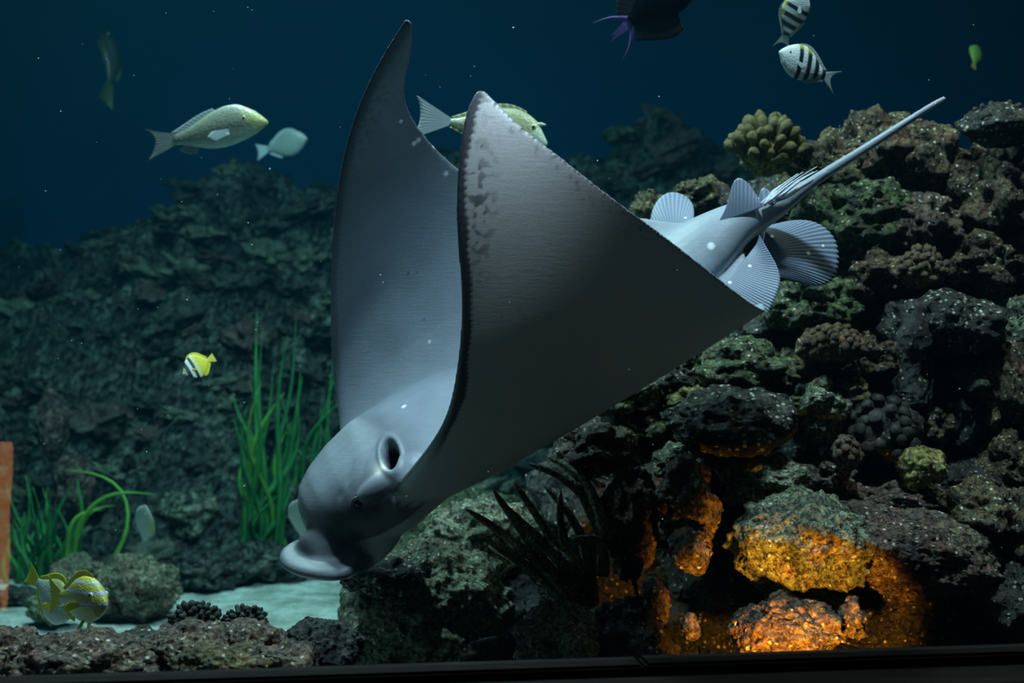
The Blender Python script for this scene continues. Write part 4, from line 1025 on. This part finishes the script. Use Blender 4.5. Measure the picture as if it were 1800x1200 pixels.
PROF = {  # x from nose (0) to tail root (1): top, bottom, half width; all in body lengths of the whole fish
 'emperor': (0.76, [(0, .005, -.012, .006), (.06, .050, -.038, .030), (.16, .105, -.072, .050), (.30, .158, -.100, .062), (.45, .162, -.118, .064), (.62, .125, -.110, .055), (.80, .068, -.075, .036), (.93, .036, -.045, .020), (1, .034, -.040, .014)]),
 'unicorn': (0.72, [(0, -.070, -.095, .008), (.05, -.015, -.105, .022), (.12, .055, -.120, .038), (.20, .100, -.130, .046), (.35, .135, -.140, .052), (.55, .125, -.125, .046), (.75, .075, -.080, .032), (.90, .030, -.035, .018), (1, .018, -.022, .010)]),
 'deep': (0.76, [(0, .004, -.014, .006), (.05, .060, -.060, .026), (.14, .125, -.130, .046), (.28, .195, -.200, .060), (.45, .225, -.225, .062), (.62, .195, -.195, .052), (.80, .110, -.110, .034), (.92, .060, -.058, .018), (1, .050, -.048, .012)]),
 'disc': (0.80, [(0, -.010, -.026, .006), (.06, .030, -.065, .020), (.15, .130, -.150, .038), (.30, .260, -.250, .052), (.50, .330, -.310, .056), (.70, .300, -.280, .046), (.86, .180, -.170, .030), (.95, .080, -.075, .016), (1, .055, -.050, .012)]),
 'plump': (0.76, [(0, .010, -.030, .012), (.06, .080, -.080, .050), (.16, .150, -.130, .082), (.30, .200, -.170, .095), (.48, .205, -.180, .090), (.66, .160, -.150, .068), (.82, .090, -.090, .040), (.93, .055, -.055, .022), (1, .050, -.050, .016)]),
 'slim': (0.84, [(0, .004, -.004, .004), (.15, .040, -.045, .028), (.4, .062, -.070, .036), (.7, .045, -.050, .028), (1, .020, -.022, .010)]),
}
def P2(x, z, y=0.0): return Vector((0.5 - x, y, z))
def fish(name, label, nose, tail, kind, mat, finmat, tailmat=None, up=(0, 0, 1), tailspan=0.15, tailfork=0.05, dorsal=None, anal=None, eye=None, iris='iris_pale', pect=None, pelvic=False, cat='fish', bend=0.0, group=None):
    pn, pt = at(*nose), at(*tail); d = pn - pt; Ln = d.length; X = d.normalized()
    U = Vector(up); U = (U - X*U.dot(X)).normalized(); Yv = U.cross(X)
    rot = Matrix((X, Yv, U)).transposed().to_quaternion()
    e = empty(name, (pn + pt)/2, rot); e.scale = (Ln,)*3; tag(e, label, cat, group)
    bl, pr = PROF[kind]
    xs = np.array([p[0] for p in pr]); q = np.r_[np.linspace(0, .12, 10), np.linspace(.15, 1, 30)]
    tp, bt, hw = (np.interp(q, xs, np.array([p[k] for p in pr])) for k in (1, 2, 3))
    ker = np.array([.25, .5, .25])
    for arr in (tp, bt, hw):
        for _ in range(3): arr[1:-1] = np.convolve(arr, ker, 'valid')
    def by(x): return bend*(x/bl - 0.35)**2
    rings = []
    for x, a, b, w in zip(q, tp, bt, hw):
        c = (a + b)/2; h = (a - b)/2
        rings.append([P2(x*bl, c + h*math.sin(t), by(x*bl) + w*math.cos(t)*(1 - 0.15*math.sin(t)**2)) for t in (2*math.pi*k/24 for k in range(24))])
    V, F = loft(rings); mesh_obj('body', V, F, M[mat], e)
    topz = lambda x: float(np.interp(x/bl, q, tp)); botz = lambda x: float(np.interp(x/bl, q, bt)); wid = lambda x: float(np.interp(x/bl, q, hw))
    fm = M[finmat]; tm = M[tailmat or finmat]
    r = bl - .015; cz = (topz(bl) + botz(bl))/2; hz = (topz(bl) - botz(bl))/2
    fan('tail_fin', e, [P2(r, cz + hz*.9, by(bl)), P2(r + .004, cz, by(bl)), P2(r, cz - hz*.9, by(bl))],
        [P2(1, cz + tailspan, by(1)), P2(1 - tailfork*.75, cz + tailspan*.5, by(1)), P2(1 - tailfork, cz, by(1)), P2(1 - tailfork*.75, cz - tailspan*.5, by(1)), P2(1, cz - tailspan, by(1))], 40, 10, 12, .0012, .006, tm)
    if dorsal:
        x0, x1, hgt, sw = dorsal; xx = np.linspace(x0, x1, 6)
        fan('dorsal_fin', e, [P2(x, topz(x) - .012, by(x)) for x in xx], [P2(x + sw*(.4 + .6*(i/5)), topz(x) + hgt*(math.sin(math.pi*min(1, .18 + .75*i/5))**.7), by(x)) for i, x in enumerate(xx)], 40, 8, 11, .001, .006, fm)
    if anal:
        x0, x1, hgt, sw = anal; xx = np.linspace(x0, x1, 5)
        fan('anal_fin', e, [P2(x, botz(x) + .012, by(x)) for x in xx], [P2(x + sw*(.4 + .6*(i/4)), botz(x) - hgt*(math.sin(math.pi*min(1, .25 + .6*i/4))**.7), by(x)) for i, x in enumerate(xx)], 30, 8, 8, .001, .006, fm)
    if pect:
        x, z, ln = pect
        for s in (-1, 1):
            w = wid(x)*.9*s
            fan('pectoral_fin', e, [P2(x, z + .018, by(x) + w), P2(x + .004, z, by(x) + w*1.02), P2(x, z - .018, by(x) + w)], [P2(x + ln*.8, z + .01, by(x) + w*1.2 + s*.03), P2(x + ln, z - .03, by(x) + w*1.2 + s*.045), P2(x + ln*.7, z - .06, by(x) + w*1.2 + s*.03)], 18, 6, 6, .001, .004, fm)
    if pelvic:
        x = .30
        for s in (-1, 1):
            w = wid(x)*.3*s
            fan('pelvic_fin', e, [P2(x, botz(x) + .012, w), P2(x + .03, botz(x) + .010, w), P2(x + .05, botz(x) + .012, w)], [P2(x + .06, botz(x) - .12, w*1.6 + s*.02), P2(x + .09, botz(x) - .11, w*1.6 + s*.02), P2(x + .11, botz(x) - .07, w*1.4 + s*.01)], 12, 6, 4, .001, .005, fm)
    if eye:
        x, z, r_ = eye; vs_, fs = ico(3)
        for s in (-1, 1):
            y0 = wid(x)*.86*s
            c = P2(x, z, by(x) + y0)
            eo = mesh_obj('eye', [c + Vector((v.x*r_, v.y*r_*.55, v.z*r_)) for v in vs_], fs, M[iris], e)
            c2 = c + Vector((0, s*r_*.32, 0))
            mesh_obj('pupil', [c2 + Vector((v.x*r_*.62, v.y*r_*.4, v.z*r_*.62)) for v in vs_], fs, M['eye_black'], eo)
    return e
fish('emperor_fish', 'silvery-olive fish with a yellow snout swimming over the dim rubble slope', (471, 214, 3.45), (258, 254, 3.60), 'emperor', 'emperor', 'fin_pale', 'fin_grey', tailspan=.11, tailfork=.07,
     dorsal=(.40, .70, .022, .09), anal=(.56, .68, .045, .05), eye=(.155, .045, .016), iris='iris', pect=(.27, -.03, .14))
fish('pale_fish', 'blurred pale fish just ahead of the yellow-snouted fish\'s nose', (540, 243, 5.6), (450, 268, 5.7), 'deep', 'pale', 'fin_pale', tailspan=.14, tailfork=.04, dorsal=(.2, .7, .03, .04), anal=(.5, .7, .04, .04), eye=(.13, .05, .018))
fish('faint_fish', 'faint greenish fish hanging nose up in the dark open water', (188, 55, 6.6), (214, 157, 6.3), 'emperor', 'dimfish', 'fin_dim', up=(-.5, -.9, .3), tailspan=.10, tailfork=.05, dorsal=(.3, .7, .03, .04), anal=(.5, .68, .03, .04), eye=(.14, .04, .016), bend=.25)
u_ = fish('unicorn_fish', 'olive unicornfish with a short horn passing behind the ray\'s wings', (965, 232, 3.05), (727, 206, 3.15), 'unicorn', 'unicorn', 'fin_olive', 'fin_pale', up=(0.10, 0, 1), tailspan=.155, tailfork=.05,
     dorsal=(.17, .69, .028, .03), anal=(.32, .69, .028, .03), eye=(.100, .018, .019), iris='iris')
V, F = tube(path([P2(.085, .040), P2(.055, .046), P2(.028, .046)], 8), [.018, .0165, .015, .013, .011, .009, .006, .003], 12); mesh_obj('horn', V, F, M['unicorn'], u_)
t_ = fish('triggerfish', 'near-black triggerfish with a purple lyre tail cut off by the top of the window', (1228, -66, 2.95), (1072, 70, 3.05), 'deep', 'trigger', 'fin_black', 'fin_purple', up=(-.62, 0, .78), tailspan=.02, tailfork=.05,
     dorsal=(.40, .74, .17, .09), anal=(.40, .74, .17, .09), eye=(.16, .08, .014))
for s in (1, -1):
    P = path([P2(.73, .01*s), P2(.80, .075*s), P2(.90, .155*s), P2(1.03, .205*s)], 16); rings = []
    for i, p in enumerate(P):
        w = .034*(1 - i/15)**.8 + .003; rings.append([p + Vector((w, 0, 0)), p + Vector((0, .006, 0)), p + Vector((-w, 0, 0)), p + Vector((0, -.006, 0))])
    V, F = loft(rings); mesh_obj('tail_streamer', V, F, M['fin_purple'], t_)
fish('sergeant_fish', 'black-barred silver fish with yellow back patches just below its cut-off twin', (1370, 90, 2.95), (1474, 146, 3.02), 'deep', 'sergeant', 'fin_pale', up=(.35, 0, .9), tailspan=.16, tailfork=.13,
     dorsal=(.24, .72, .03, .05), anal=(.48, .72, .04, .05), eye=(.13, .05, .018), pect=(.26, -.03, .12))
fish('sergeant_fish', 'black-barred silver fish cut off by the top of the window, tail just above its twin', (1412, -20, 2.98), (1372, 88, 3.03), 'deep', 'sergeant', 'fin_pale', up=(-.9, -.1, .3), tailspan=.15, tailfork=.12,
     dorsal=(.24, .72, .03, .05), anal=(.48, .72, .04, .05), eye=(.13, .05, .018), pect=(.26, -.03, .12))
fish('lime_fish', 'tiny blurred lime-green fish in the open water above the summit coral', (1718, 82, 5.2), (1711, 120, 5.1), 'plump', 'limefish', 'fin_yellow', up=(-.8, -.5, .2), tailspan=.08, tailfork=.02, dorsal=(.2, .7, .03, .03), eye=(.13, .05, .02))
fish('butterflyfish', 'bright yellow butterflyfish with black and white head bands before the rubble slope', (320, 656, 3.04), (377, 628, 3.09), 'disc', 'butterfly', 'fin_yellow', up=(-.55, 0, .8), tailspan=.12, tailfork=.0,
     dorsal=(.28, .78, .05, .05), anal=(.5, .78, .05, .05), eye=(.11, .03, .02), pect=(.26, -.05, .12))
fish('leaf_fish', 'pale leaf-shaped fish hanging nose up above the tan boulder', (256, 888, 4.05), (252, 968, 4.15), 'deep', 'whitefish', 'fin_pale', up=(.75, -.65, .1), tailspan=.07, tailfork=.03, dorsal=(.2, .7, .03, .03), anal=(.4, .7, .03, .03), eye=(.13, .05, .018))
fish('leaf_fish', 'pale leaf-shaped fish peeking out beside the ray\'s snout', (524, 878, 3.95), (532, 960, 4.05), 'deep', 'whitefish', 'fin_pale', up=(.8, -.55, .1), tailspan=.07, tailfork=.03, dorsal=(.2, .7, .03, .03), anal=(.4, .7, .03, .03), eye=(.13, .05, .018))
fish('snapper', 'plump yellow fish with thin blue stripes just above the front rocks', (186, 1060, 2.40), (84, 1046, 2.55), 'plump', 'snapper', 'fin_yellow', up=(.05, 0, 1), tailspan=.17, tailfork=.05,
     dorsal=(.20, .68, .045, .05), anal=(.5, .7, .05, .05), eye=(.12, .06, .026), iris='iris_pale', pect=(.27, -.02, .15), pelvic=True)
fish('silver_fish', 'silvery white fish with yellow fins right behind the yellow striped fish', (125, 1085, 2.80), (48, 1005, 2.93), 'deep', 'whitefish', 'fin_yellow', up=(.45, -.2, .9), tailspan=.12, tailfork=.04,
     dorsal=(.2, .72, .06, .03), anal=(.45, .72, .05, .03), eye=(.13, .05, .018), pect=(.26, -.03, .12))
fish('sliver_fish', 'thin pale sliver of a fish in the dark hollow under the grey boulder', (876, 1119, 2.62), (825, 1130, 2.60), 'slim', 'pale', 'fin_pale', tailspan=.05, tailfork=.03, eye=(.08, .012, .012))

# ---------------------------------------------------------------- drifting specks in the water
rr = random.Random(21); V = []; F = []; vs_, fs = ico(1)
for k in range(150):
    Yp = rr.uniform(2.0, 3.4); p = at(rr.uniform(20, 1780), rr.uniform(10, 1000), Yp); s = rr.choice((.0006, .0008, .0008, .0013))
    b = len(V); V += [p + d*s for d in vs_]; F += [tuple(i + b for i in f_) for f_ in fs]
M['speck'] = plain_mat('drifting_speck', (0.8, 0.85, 0.85), 0.8)
tag(mesh_obj('drifting_specks', V, F, M['speck']), 'tiny pale specks drifting in the tank water', 'specks', kind='stuff')
